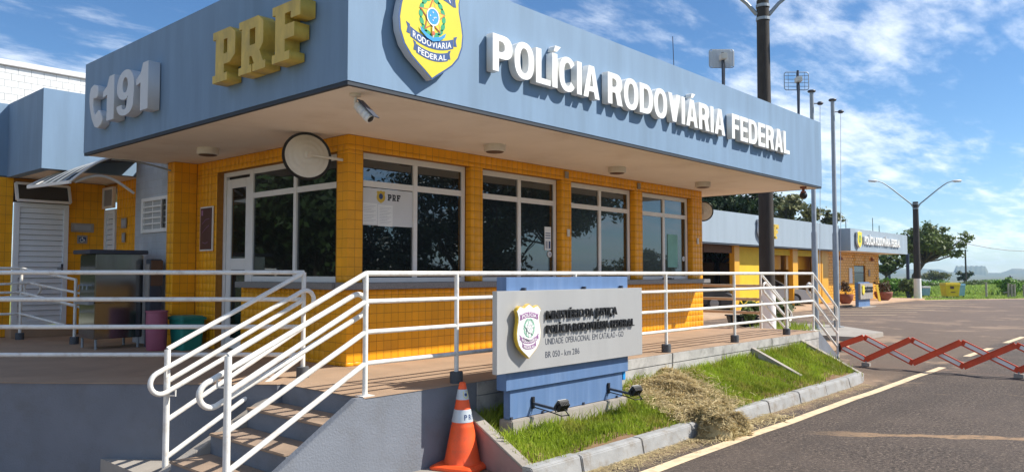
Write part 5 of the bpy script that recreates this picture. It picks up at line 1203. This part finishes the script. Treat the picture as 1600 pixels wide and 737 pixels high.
# small monolith sign in front of it
s2 = thing('sign', 'small distant blue sign with a grey panel in front of the orange tiled wall', 'sign', (40.8, 13.0, GZ))
a, b = fpx(1340, 13.0), fpx(1358, 13.0)
MB().box(a, b, 13.0, 13.16, GZ, .58).build('body', mat['sign_blue'], s2, bevel=.02); MB().box(a-.03, b+.14, 12.89, 12.99, -.28, .52).build('panel', mat['wood_post'], s2, bevel=.01)
flat('shield', [shield_outline(.36, .5)], .04, FY(a+.36, 12.89, -.06), mat['shield_y'], s2)
for z in (.24, .08): lettering('POLÍCIA RODOVIÁRIA' if z < .2 else 'MINISTÉRIO DA JUSTIÇA', .10, b-a-.60, .03, .03, FY(a+.66, 12.885, z), mat['stencil'], s2, joined=True, name='lettering')
MB().box(a-.1, b+.3, 12.8, 13.5, GZ, GZ+.05).build('plinth', mat['concrete'], s2)

# ================================================================== PLANTS
def leaves(name, C, n, r, lsize, m, parent=None, flat_=1.0, seed=0):
    """C: list of (centre, radius, squash); leaf quads scattered in clumps"""
    g = np.random.default_rng(seed+11); C_ = np.array([c for c, _, _ in C]); Rr = np.array([q for _, q, _ in C]); Sq = np.array([q for _, _, q in C])
    w = Rr**2.2; K = 16; idx = g.choice(len(C), n, p=w/w.sum())
    sd = g.normal(size=(len(C), K, 3)); sd /= np.linalg.norm(sd, axis=2)[:, :, None]; sr = g.uniform(.35, 1.08, (len(C), K)); ss_ = g.uniform(.16, .34, (len(C), K)); j = g.integers(0, K, n)
    q = sd[idx, j]*sr[idx, j][:, None]+g.normal(size=(n, 3))*ss_[idx, j][:, None]*np.array([1, 1, .7])
    P = C_[idx]+q*Rr[idx][:, None]*np.stack([np.ones(n), np.ones(n), Sq[idx]], 1)
    d = q/np.maximum(.05, np.linalg.norm(q, axis=1))[:, None]
    nrm = d+g.normal(0, .7, (n, 3)); nrm[:, 2] += .5; nrm /= np.linalg.norm(nrm, axis=1)[:, None]
    t = g.normal(size=(n, 3)); u = np.cross(nrm, t); u /= np.linalg.norm(u, axis=1)[:, None]; v = np.cross(nrm, u)
    s = g.uniform(.55, 1.3, n)[:, None]*lsize; u = u*s; v = v*s*.55
    V = np.stack([P-u, P-v*.9+u*.1+nrm*s*.12, P+u, P+v*.9+u*.1+nrm*s*.12], 1).reshape(-1, 3)
    F = np.arange(n)[:, None]*4+np.array([[0, 1, 2, 3]])
    return arr_mesh(name, V, F, m, parent)
def tree(name, label, base, h, spread, m, n, lsize, seed, trunk_r, crown_lo=.4, lean=(0, 0), group=None, clumps=16, sq=.75, gaps=1.0):
    g = random.Random(seed); x, y, z = base; t = thing(name, label, 'tree', base, group)
    top = Vector((x+lean[0], y+lean[1], z+h*crown_lo)); mb = MB()
    mid = Vector((x+lean[0]*.25+g.uniform(-.1, .1)*spread, y+lean[1]*.25+g.uniform(-.1, .1)*spread, z+h*crown_lo*.5))
    mb.tube([(x, y, z-.1), (x+.02, y, z+.2), mid, top], [trunk_r*1.35, trunk_r*1.05, trunk_r*.85, trunk_r*.7], 10)
    C = []
    for k in range(clumps):
        a = 2*math.pi*k/clumps*2.4+g.uniform(-.4, .4); rr = spread*g.uniform(.25, .95)*(1 if k % 3 else .5)
        zz = z+h*(crown_lo+(.97-crown_lo)*g.uniform(.12, .95)*(1-.45*(rr/spread)**2)); c = Vector((x+lean[0]*1.3+rr*math.cos(a), y+lean[1]*1.3+rr*math.sin(a), zz)); r = spread*g.uniform(.22, .40)*gaps
        C.append((tuple(c), r, sq))
        st0 = sub(mid, top, g.uniform(.6, 1.0)); m1 = Vector(sub(st0, c, .5))+Vector((g.uniform(-.12, .12), g.uniform(-.12, .12), -.06))*spread
        mb.tube([st0, m1, c], [trunk_r*.42, trunk_r*.28, trunk_r*.10], 6)
        for q in range(3):
            e = c+Vector((g.uniform(-1, 1), g.uniform(-1, 1), g.uniform(-.3, .9)))*r*.8; mb.tube([m1 if q == 0 else c, e], [trunk_r*.14, trunk_r*.04], 5)
    mb.build('trunk', mat['bark'], t, smooth=True)
    leaves('crown', C, n, None, lsize, m, t, seed=seed); return t
# behind the carport
def at(u, d, z=GZ): k = (u-800)/1206.; return (d*(.7438+.6684*k), d*(.6684-.7438*k), z)
tree('broadleaf_tree', 'dense dark tree above the left end of the carport roof beside the end column', at(1125, 46), 7.6, 3.6, mat['leaf_dark'], 16000, .17, 1, .25, .35, clumps=22)
tree('broadleaf_tree', 'olive crowned tree above the carport roof just right of the dark pole', at(1225, 60), 8.0, 3.4, mat['leaf_olive'], 9000, .19, 2, .25, .45, clumps=18, gaps=.95)
tree('broadleaf_tree', 'olive crowned tree above the carport roof just left of the dark pole', at(1172, 58), 7.7, 2.8, mat['leaf_olive'], 8000, .19, 3, .25, .45, clumps=16, gaps=.95)
tree('broadleaf_tree', 'sparse tree top above the far right end of the carport fascia', at(1283, 66), 7.4, 2.3, mat['leaf_olive'], 3600, .2, 4, .22, .5, clumps=12, gaps=.8)
# the spreading tree by the lamp post
tree('spreading_tree', 'wide flat crowned tree leaning behind the double armed lamp post', at(1424, 60), 5.7, 3.0, mat['leaf_mid'], 6200, .15, 5, .22, .54, lean=(.95, -.95), clumps=46, sq=.7, gaps=.66)
tree('broadleaf_tree', 'thin tree seen under the far end of the second post fascia', at(1385, 72), 4.3, 2.3, mat['leaf_mid'], 4200, .18, 6, .16, .42, clumps=14, gaps=.8)
# trees across the road, behind the camera (the panes mirror them)
for i, (x, y, h, s, lo, mm_, lab) in enumerate(((10.5, -13.5, 3.6, 3.2, .05, 'leaf_dark', 'low rounded tree across the road nearest the camera'), (17.0, -14.5, 5.0, 3.2, .05, 'leaf_dark', 'mid sized rounded tree across the road second from the camera'), (22.5, -15.5, 6.4, 3.4, .05, 'leaf_dark', 'rounded tree across the road third from the camera'), (29.0, -14.5, 9.6, 4.6, .06, 'leaf_dark', 'tallest broad tree across the road'),
      (36.5, -15.5, 9.6, 4.4, .42, 'leaf_mid', 'open crowned tree across the road beyond the tallest one'), (5.0, -15.5, 3.4, 3.0, .05, 'leaf_mid', 'low bushy tree across the road directly behind the camera'), (47, -16, 3.6, 2.6, .08, 'leaf_mid', 'small tree farthest along the far side of the road'))):
    tree('roadside_tree', lab, (x, y, GZ), h, s, mat[mm_], 15000, .16, 20+i, .2, lo, group='trees across the road', clumps=26)
for i, (x, y, h, s, lab) in enumerate(((-3.2, 21.0, 7.5, 4.0, 'large leafy tree left of the annex facing the glazed door'), (-8.5, 25.5, 9.0, 5.0, 'tall leafy tree farthest out in the left yard'), (-3.8, 29.5, 8.5, 4.6, 'leafy tree in the left yard behind the large one'))):
    tree('yard_tree', lab, (x, y, GZ-.42), h, s, mat['leaf_dark'], 22000, .15, 40+i, .25, .04, group='trees in the left yard', clumps=30)
def bush(name, label, cat, base, r, h, n, m, lsize, seed, group=None, cl=9):
    g = random.Random(seed); t = thing(name, label, cat, base, group); x, y, z = base; C = []; mb = MB()
    for k in range(cl):
        a = g.uniform(0, 6.28); q = r*g.uniform(.0, .7); c = (x+q*math.cos(a), y+q*math.sin(a), z+h*g.uniform(.3, .72)); C.append((c, r*g.uniform(.35, .5), h/(2.*r)*.9))
        mb.tube([(x+g.uniform(-.1, .1)*r, y+g.uniform(-.1, .1)*r, z), c], [.03*r, .012*r], 5)
    mb.build('stems', mat['bark'], t); leaves('foliage', C, n, None, lsize, m, t, seed=seed); return t
for k, (x, y, r, h) in enumerate(((13.8, -13.5, 2.2, 2.2), (19.8, -13.2, 2.3, 2.8), (25.6, -13.4, 2.5, 3.0), (31.5, -13.6, 2.4, 2.2), (41, -15, 2.0, 1.6), (7.6, -14, 2.0, 1.7))):
    bush('roadside_shrub', ('dense shrub between the first two trees across the road', 'dense shrub between the second and third trees across the road', 'dense shrub at the near side of the tallest tree across the road', 'dense shrub at the far side of the tallest tree across the road', 'low shrub near the farthest small tree across the road', 'low shrub opposite the camera across the road')[k], 'shrub', (x, y, GZ-.2), r, h, 3500, mat['leaf_dark'], .15, 140+k, 'shrubs across the road', cl=14)
# the field and its shrubs
def tuft_field(name, n, poly, hmin, hmax, w, m):
    P = []
    while len(P) < n:
        u = random.uniform(1290, 1640); d = 48+70*random.random()**1.6; q = at(u, d); 
        if not poly(q[0], q[1], u, d): continue
        P.append((q[0], q[1], GZ-.03))
    return blades(name, P, hmin, hmax, w, m, lean=.5)
def edge(x): return 15.0-(x-52.1)*.5686
tuft_field('field_grass', 16000, lambda x, y, u, d: d > 62 and y > edge(x)+5, .12, .42, .16, mat['field'])
tuft_field('verge_grass', 7000, lambda x, y, u, d: d < 64 and y > edge(x)+.7 and not (x < 56 and y > 13.5), .03, .13, .08, mat['field'])
mb = MB(); 
structure(ribbon('dirt_edge', [(51.7, 15.3), (62.5, 9.4), (95, -8)], .8, mat['tan'], GZ+.003))
structure(ribbon('dirt_path', [(54.5, 17.0), (58.5, 16.0), (63.5, 13.9)], 1.6, mat['tan'], GZ+.004))
bush('shrub', 'rounded bright green shrub in the field near the right edge', 'shrub', at(1574, 62, GZ-.1), 1.15, 1.75, 2600, mat['leaf_bright'], .11, 61)
bush('shrub', 'pale green shrub at the right edge of the picture in the field', 'shrub', at(1604, 64, GZ-.1), 1.0, 1.4, 1800, mat['leaf_bright'], .11, 62)
bush('shrub', 'dark shrub at the foot of the double armed lamp post', 'shrub', at(1421, 53), .75, 1.5, 1500, mat['leaf_mid'], .13, 63)
bush('shrub', 'green bank of bushes left of the lamp post behind the second post', 'shrub', at(1400, 66), 2.6, 1.5, 3200, mat['leaf_bright'], .16, 64, cl=14)
tree('small_tree', 'small dark tree behind the bins on the edge of the field', at(1506, 120, GZ), 2.2, 1.1, mat['leaf_dark'], 900, .2, 65, .14, .3, clumps=12)
tree('broadleaf_tree', 'dark tree line clump low in the field right of the bins', at(1462, 150, GZ), 1.9, 2.6, mat['leaf_olive'], 1200, .28, 66, .16, .25, clumps=14)
for k in range(7):
    u = (1370, 1395, 1440, 1468, 1522, 1548, 1592)[k]; bush('field_shrub', ['low shrub in the field seen under the second post fascia', 'low shrub in the field left of the lamp post', 'low shrub in the field behind the spreading tree trunk', 'low shrub in the field just left of the yellow bin', 'low shrub in the field right of the small dark tree', 'low shrub in the field between the wooden posts', 'low shrub in the field right of the rounded shrub'][k], 'shrub', at(u, 80+6*k, GZ-.1), 2.0+.2*(k % 3), 1.0+.12*(k % 2), 900, mat['leaf_bright' if k % 2 else 'leaf_mid'], .16, 70+k, 'low field shrubs')
# potted plants and the grass at the pole
for (u, y, r, h, m_, lab, sd) in ((1320, 14.4, .38, .62, 'leaf_red', 'terracotta bowl of sparse reddish plants left of the small sign', 81), (1379, 14.6, .50, .55, 'leaf_red', 'wide dark bowl of reddish foliage right of the small sign', 82)):
    x = fpx(u, y); t = thing('planter', lab, 'planter', (x, y, -.6)); z = -.6
    MB().lathe([(r*.55, 0), (r*.95, .22), (r*1.05, .45), (r*.98, .52), (r*.9, .52), (r*.85, .42)], (x, y, z), 20).build('bowl', mat['terracotta'], t, smooth=True)
    leaves('foliage', [((x+q*.3*r, y+((q*7) % 3-1)*.3*r, z+.5+h*(.55+.3*(q % 2))), r*.6, 1.0) for q in (-2, -1, 0, 1, 2)], 420, None, .075, mat[m_], t, seed=sd)
    mb = MB(); [mb.tube([(x+q*.1*r, y, z+.4), (x+q*.4*r, y, z+.6+h*.7)], [.012, .006], 5) for q in (-2, -1, 0, 1, 2)]; mb.build('stems', mat['bark'], t)
MB().bar((fpx(1373, 14.3), 14.3, -.6), (fpx(1371.5, 14.4), 14.5, .35), .14, .05).build('leaning_board', mat['yel_wall'], None)
tag(bpy.data.objects['leaning_board'], 'narrow yellow board leaning on the bowl of reddish foliage', 'board')
for u, d, r, h, lab, sd in ((1177, 24.5, .45, .95, 'young leafy plant against the yellow wall left of the dark pole', 91), (1216, 24.5, .5, .95, 'young leafy plant against the dark glazing right of the pole', 92)):
    bush('garden_plant', lab, 'plant', at(u, d, -.6), r, h, 420, mat['leaf_mid'], .09, sd, cl=6)
P = []
while len(P) < 1600:
    q = at(random.gauss(1226, 22), random.uniform(21.0, 23.5), GZ)
    if q[0] < 14.2: continue
    P.append(q)
blades('verge_tuft', P, .10, .36, .022, mat['grass'], lean=.6)
structure(MB().box(18.7, 20.2, 6.6, 10.2, GZ, -.685).build('planting_bed', mat['soil']))

# ================================================================== POLES
def lamp_pole(label, base, hgt, r0, r1, arm, rise, azim, white):
    x, y, z = base; t = thing('street_lamp', label, 'street lamp', base, 'double armed street lamps')
    MB().tube([(x, y, z), (x, y, z+white)], [r0*1.01, r0+(r1-r0)*white/hgt+.003], 18).build('white_base', mat['pole_white'], t, smooth=True)
    MB().tube([(x, y, z+white), (x, y, z+hgt)], [r0+(r1-r0)*white/hgt, r1], 18).build('shaft', mat['pole'], t, smooth=True)
    d = Vector((math.cos(azim), math.sin(azim), 0))
    for dz in (-.18, -.50): MB().lathe([(r1+.02, 0), (r1+.02, .07)], (x, y, z+hgt+dz), 18).build('collar', mat['galv'], t)
    for s in (-1, 1):
        c = Vector((x, y, z+hgt-.35)); e = c+d*s*arm+Vector((0, 0, rise))
        ph = [c+d*s*r1, c+d*s*arm*.12+Vector((0, 0, rise*.12)), c+d*s*arm*.6+Vector((0, 0, rise*.68)), c+d*s*arm*.74+Vector((0, 0, rise*.83)), c+d*s*arm*.86+Vector((0, 0, rise*.94)), e]
        MB().tube(ph, [.05, .045, .04, .037, .035, .03], 10).build('arm', mat['galv'], t, smooth=True)
        MB().tube([e-d*s*.05, e+d*s*.15+Vector((0, 0, .01)), e+d*s*.55+Vector((0, 0, .02)), e+d*s*.62+Vector((0, 0, .02))], [.035, .10, .08, .03], 10).build('lamp_head', mat['lt_grey'], t, smooth=True)
    return t
AZ = math.atan2(-.743, .668)
lamp_pole('thick dark concrete pole with a whitewashed base rising behind the foreground post', at(1198, 18.5), 8.05+.3, .19, .145, 3.2, 2.3, AZ, 1.42)
lamp_pole('double armed street lamp with a whitewashed base at the road beyond the second post', at(1432.5, 52), 6.55, .24, .17, 2.55, 1.75, AZ, 1.38)
for (x, y, top, lab) in ((22.46, 8.41, 6.30, 'grey steel flagpole nearer the end stairs on the concrete island'), (23.67, 8.24, 6.22, 'grey steel flagpole farther right on the concrete island')):
    t = thing('flagpole', lab, 'flagpole', (x, y, GZ+.13), 'flagpoles on the island')
    MB().tube([(x, y, GZ+.13), (x, y, 2.2), (x, y, 2.25), (x, y, top)], [.085, .083, .066, .055], 14).build('pole', mat['galv'], t, smooth=True)
    MB().lathe([(.10, 0), (.12, .03), (.10, .06)], (x, y, top), 14).build('cap', mat['antenna'], t, smooth=True)
    MB().tube([(x, y, top-.33), (x+.14, y-.16, top-.33)], .02, 8).build('pulley_arm', mat['galv'], t); MB().lathe([(.06, -.04), (.10, 0), (.06, .05)], (x+.16, y-.18, top-.33), 10).build('pulley', mat['antenna'], t, smooth=True)
    MB().tube([(x+.16, y-.18, top-.36), (x+.13, y-.14, 3.2), (x+.09, y-.09, .5)], .008, 5).build('halyard', mat['lt_grey'], t)
    MB().box(x-.16, x+.16, y-.16, y+.16, GZ+.131, GZ+.15).build('base_plate', mat['galv'], t)
for u, d, h, r, lean, lab in ((1508.5, 118, 5.6, .14, 0, 'thin dark utility pole behind the bins in the field'), (1583, 110, 1.6, .10, -.55, 'short dark post leaning behind the rounded shrub')):
    x, y, z = at(u, d); t = thing('utility_pole', lab, 'pole', (x, y, GZ)); dv = Vector((.668, -.743, 0))*lean
    MB().tube([(x, y, GZ), (x+dv.x, y+dv.y, GZ+h-1.5+1.3)], [r, r*.8], 8).build('shaft', mat['pole'], t, smooth=True); MB().bar((x+dv.x-.3, y+dv.y+.3, GZ+h-.4), (x+dv.x+.3, y+dv.y-.3, GZ+h-.4), .08, .08).build('crossarm', mat['pole'], t)
a = Vector(at(1440, 60, 4.3)); b = Vector(at(1700, 66, 3.3)); c = [a+(b-a)*(k/10.)+Vector((0, 0, -.9*math.sin(math.pi*k/10))) for k in range(11)]
tag(MB().tube(c, .025, 5).build('overhead_wire', mat['antenna'], None), 'single overhead wire running right from the spreading tree across the sky', 'wire')
fence = [(1539.5, 1.05, 'single grey fence post standing alone right of the bins'), (1574, 1.0, 'leftmost of the close group of three grey fence posts'), (1579, .95, 'middle of the close group of three grey fence posts'), (1583.5, .95, 'rightmost of the close group of three grey fence posts'), (1598, .9, 'grey fence post at the right edge of the picture')]
for u, h, lab in fence:
    x, y, z = at(u, 56.5); tag(MB().tube([(x, y, GZ), (x, y, GZ+h*.5), (x+.01, y, GZ+h)], [.075, .07, .065], 8).build('fence_post', mat['wood_post'], None, smooth=True), lab, 'post', 'grey fence posts on the verge')
x, y, z = at(1566, 56.5); x2, y2, _ = at(1574, 56.5); tag(MB().bar((x, y, GZ+.33), (x2, y2, GZ+.36), .06, .06).build('fence_rail', mat['wood_post'], None), 'low wooden rail beside the group of three fence posts', 'rail')
# ================================================================== BINS, CASE, CARS
def skip_bin(name, label, cat, u, d, w, dep, h, m, lidm, mark=False):
    x, y, z = at(u, d); t = thing(name, label, cat, (x, y, GZ)); ax = Vector((.668, -.743, 0)); ay = Vector((.743, .668, 0)); c = Vector((x, y, GZ))
    def rect(k, zz, off=0): return [c+ax*sx*w*k+ay*sy*dep*k+Vector((0, 0, zz)) for sx, sy in ((-1, -1), (1, -1), (1, 1), (-1, 1))]
    MB().loft(rect(.42, .10), rect(.5, h*.82)).build('body', m, t, bevel=.02); MB().loft(rect(.54, h*.82+.002), rect(.50, h)).build('lid', lidm, t, bevel=.03)
    for sx in (-1, 1):
        q = c+ax*sx*w*.34-ay*dep*.3+Vector((0, 0, .06)); MB().lathe([(.06, -.03), (.06, .03)], q, 10, tuple(ax)).build('wheel', mat['black'], t)
    if mark:
        MB().obox(c-ay*dep*.52+ax*-.08+Vector((0, 0, h*.68)), ax*.13, Vector((0, 0, .09)), ay*.015).build('opening', mat['brown_frame'], t); MB().obox(c-ay*dep*.475+Vector((0, 0, h*.36)), ax*.16, Vector((0, 0, .03)), ay*.01).build('print', mat['brown_frame'], t)
    return t
skip_bin('recycling_bin', 'yellow recycling bin on the verge by the road', 'bin', 1483, 55.5, 1.05, .8, 1.06, mat['yellow_bin'], mat['yellow_bin'], True)
skip_bin('recycling_bin', 'light blue recycling bin half hidden right of the yellow one', 'bin', 1496.5, 56.8, .62, .7, .98, mat['sky_bin'], mat['sky_bin'])
skip_bin('sack_bin', 'pale blue and white sack bin behind the street lamp base', 'bin', 1443, 57.5, .62, .6, .78, mat['sky_bin'], mat['paper'])
x, y, z = at(1158, 25, GZ); t = thing('plastic_crate', 'long black plastic case lying open beyond the end of the platform', 'case', (x, y, GZ)); ax = Vector((.668, -.743, 0)); ay = Vector((.743, .668, 0)); c = Vector((x, y, GZ))
def rc(a_, b_, z_): return [c+ax*sx*a_*1.25+ay*sy*b_*1.25+Vector((0, 0, z_*1.15)) for sx, sy in ((-1, -1), (1, -1), (1, 1), (-1, 1))]
MB().loft(rc(.30, .16, .06), rc(.36, .2, .30)).build('body', mat['case'], t, bevel=.015); MB().loft(rc(.39, .22, .30), rc(.39, .22, .34)).build('rim', mat['case'], t, bevel=.01)
MB().loft([p+ax*.38 for p in rc(.34, .18, .02)], [p+ax*.42 for p in rc(.36, .20, .24)]).build('lid', mat['case'], t, bevel=.02)
for q in (-.2, -.05, .1): MB().obox(c+ax*q*1.25-ay*.245+Vector((0, 0, .23)), ax*.02, Vector((0, 0, .07)), ay*.012).build('latch', mat['wood_post'], t)
def car(name, label, c, yaw, paint, L=4.2, Wd=1.72, Hh=1.46, stripes=False):
    t = thing(name, label, 'car', c); m = Matrix.Translation(c) @ Matrix.Rotation(yaw, 4, 'Z'); h = Wd/2
    lower = [(-L/2, .28), (-L/2+.02, .62), (-L/2+.12, .86), (-.9, .93), (.75, .95), (1.1, .90), (L/2-.35, .80), (L/2-.06, .66), (L/2, .45), (L/2-.03, .26)]
    def sec(p, y, k=1.): return [m @ Vector((a, y, b)) for a, b in p]
    ins = [(a*.985, b*.985+.005) for a, b in lower]
    mb = MB(); rings = [sec(ins, -h), sec(lower, -h+.10), sec(lower, h-.10), sec(ins, h)]
    o = len(mb.v); n = len(lower)
    for r_ in rings: mb.v += [tuple(q) for q in r_]
    for k in range(3):
        for i in range(n): j = (i+1) % n; mb.f.append((k*n+i, k*n+j, (k+1)*n+j, (k+1)*n+i))
    mb.f += [tuple(range(n-1, -1, -1)), tuple(range(3*n, 4*n))]
    mb.build('body', paint, t, smooth=True)
    cab = [(-L/2+.35, .93), (-L/2+.62, Hh-.06), (-.6, Hh), (.15, Hh-.03), (1.02, .91)]
    cabi = [(a, b) for a, b in cab]
    A = [m @ Vector((a, -h+.06+.22*max(0, (b-.93))/.5, b)) for a, b in cab]; B = [m @ Vector((a, h-.06-.22*max(0, (b-.93))/.5, b)) for a, b in cab]
    MB().loft(A, B).build('cabin', mat['glass'], t, bevel=.03)
    rf_ = [(-L/2+.60, Hh-.05), (-.6, Hh+.02), (.17, Hh-.01)]
    MB().loft([m @ Vector((a, -h+.26, b)) for a, b in rf_]+[m @ Vector((a, -h+.26, b-.04)) for a, b in reversed(rf_)], [m @ Vector((a, h-.26, b)) for a, b in rf_]+[m @ Vector((a, h-.26, b-.04)) for a, b in reversed(rf_)]).build('roof', paint, t, bevel=.01)
    for s in (-1, 1):
        for a, b in ((cab[1], cab[0]), (cab[3], cab[4]), ((-.5, Hh-.03), (-.55, .93))):
            MB().bar(m @ Vector((a[0], s*(h-.27), a[1])), m @ Vector((b[0], s*(h-.055), b[1])), .06, .04).build('pillar', paint, t)
        MB().obox(m @ Vector((.85, s*(h+.09), 1.0)), m.to_3x3() @ Vector((.05, 0, 0)), m.to_3x3() @ Vector((0, .10, 0)), Vector((0, 0, .065))).build('wing_mirror', paint, t, bevel=.02)
        MB().loft([m @ Vector((L/2-.10, s*(h-.10), .74)), m @ Vector((L/2-.02, s*(h-.42), .70)), m @ Vector((L/2, s*(h-.42), .60)), m @ Vector((L/2-.04, s*(h-.12), .60))], [m @ Vector((L/2-.42, s*(h-.04), .80)), m @ Vector((L/2-.2, s*(h-.4), .76)), m @ Vector((L/2-.1, s*(h-.42), .58)), m @ Vector((L/2-.2, s*(h-.05), .60))]).build('headlight', mat['lamp_glass'], t)
        for wx in (L/2-.82, -L/2+.78):
            w_ = MB().lathe([(.20, -.10), (.30, -.10), (.315, -.06), (.315, .06), (.30, .10), (.20, .10)], m @ Vector((wx, s*(h-.09), .315)), 24, tuple(m.to_3x3() @ Vector((0, s, 0)))).build('wheel', mat['tyre'], t, smooth=True)
            MB().lathe([(.205, .06), (.19, .102), (.05, .115)], m @ Vector((wx, s*(h-.09), .315)), 20, tuple(m.to_3x3() @ Vector((0, s, 0)))).build('rim', mat['galv'], w_, smooth=True)
    MB().obox(m @ Vector((L/2+.0, 0, .42)), m.to_3x3() @ Vector((.02, 0, 0)), m.to_3x3() @ Vector((0, .55, 0)), Vector((0, 0, .08))).build('grille', mat['black'], t)
    if stripes:
        for q in (-.35, 0, .35): MB().obox(m @ Vector((1.55, q, .892-.02)), m.to_3x3() @ Vector((.25, .06, -.055)), m.to_3x3() @ Vector((0, .03, 0)), Vector((0, 0, .008))).build('stripe', mat['paper'], t)
    return t
x, y, z = at(1252, 41.0, -.6); car('parked_car', 'silver car parked under the carport with its nose showing past the orange column', (38.6, 16.95, -.6), math.radians(-62), mat['car_silver'])
x, y, z = at(1116, 34.5, -.6); car('parked_car', 'dark car with pale stripes on its bonnet in the shade of the carport', (x-.4, y+1.3, -.6), math.radians(-60), mat['car_dark'], stripes=True)

# ================================================================== HAZE
def haze():
    o = MB().box(-90, 3400, -2600, 2600, -40, 45).build('haze', None)
    m = bpy.data.materials.new('haze_air'); m.use_nodes = True; nt = m.node_tree; nt.nodes.clear()
    out = nt.nodes.new('ShaderNodeOutputMaterial'); v = nt.nodes.new('ShaderNodeVolumePrincipled'); v.inputs['Color'].default_value = (.52, .76, 1.0, 1); v.inputs['Density'].default_value = .00026; v.inputs['Anisotropy'].default_value = .2
    nt.links.new(v.outputs[0], out.inputs['Volume']); o.data.materials.clear(); o.data.materials.append(m); o['kind'] = 'stuff'
haze()
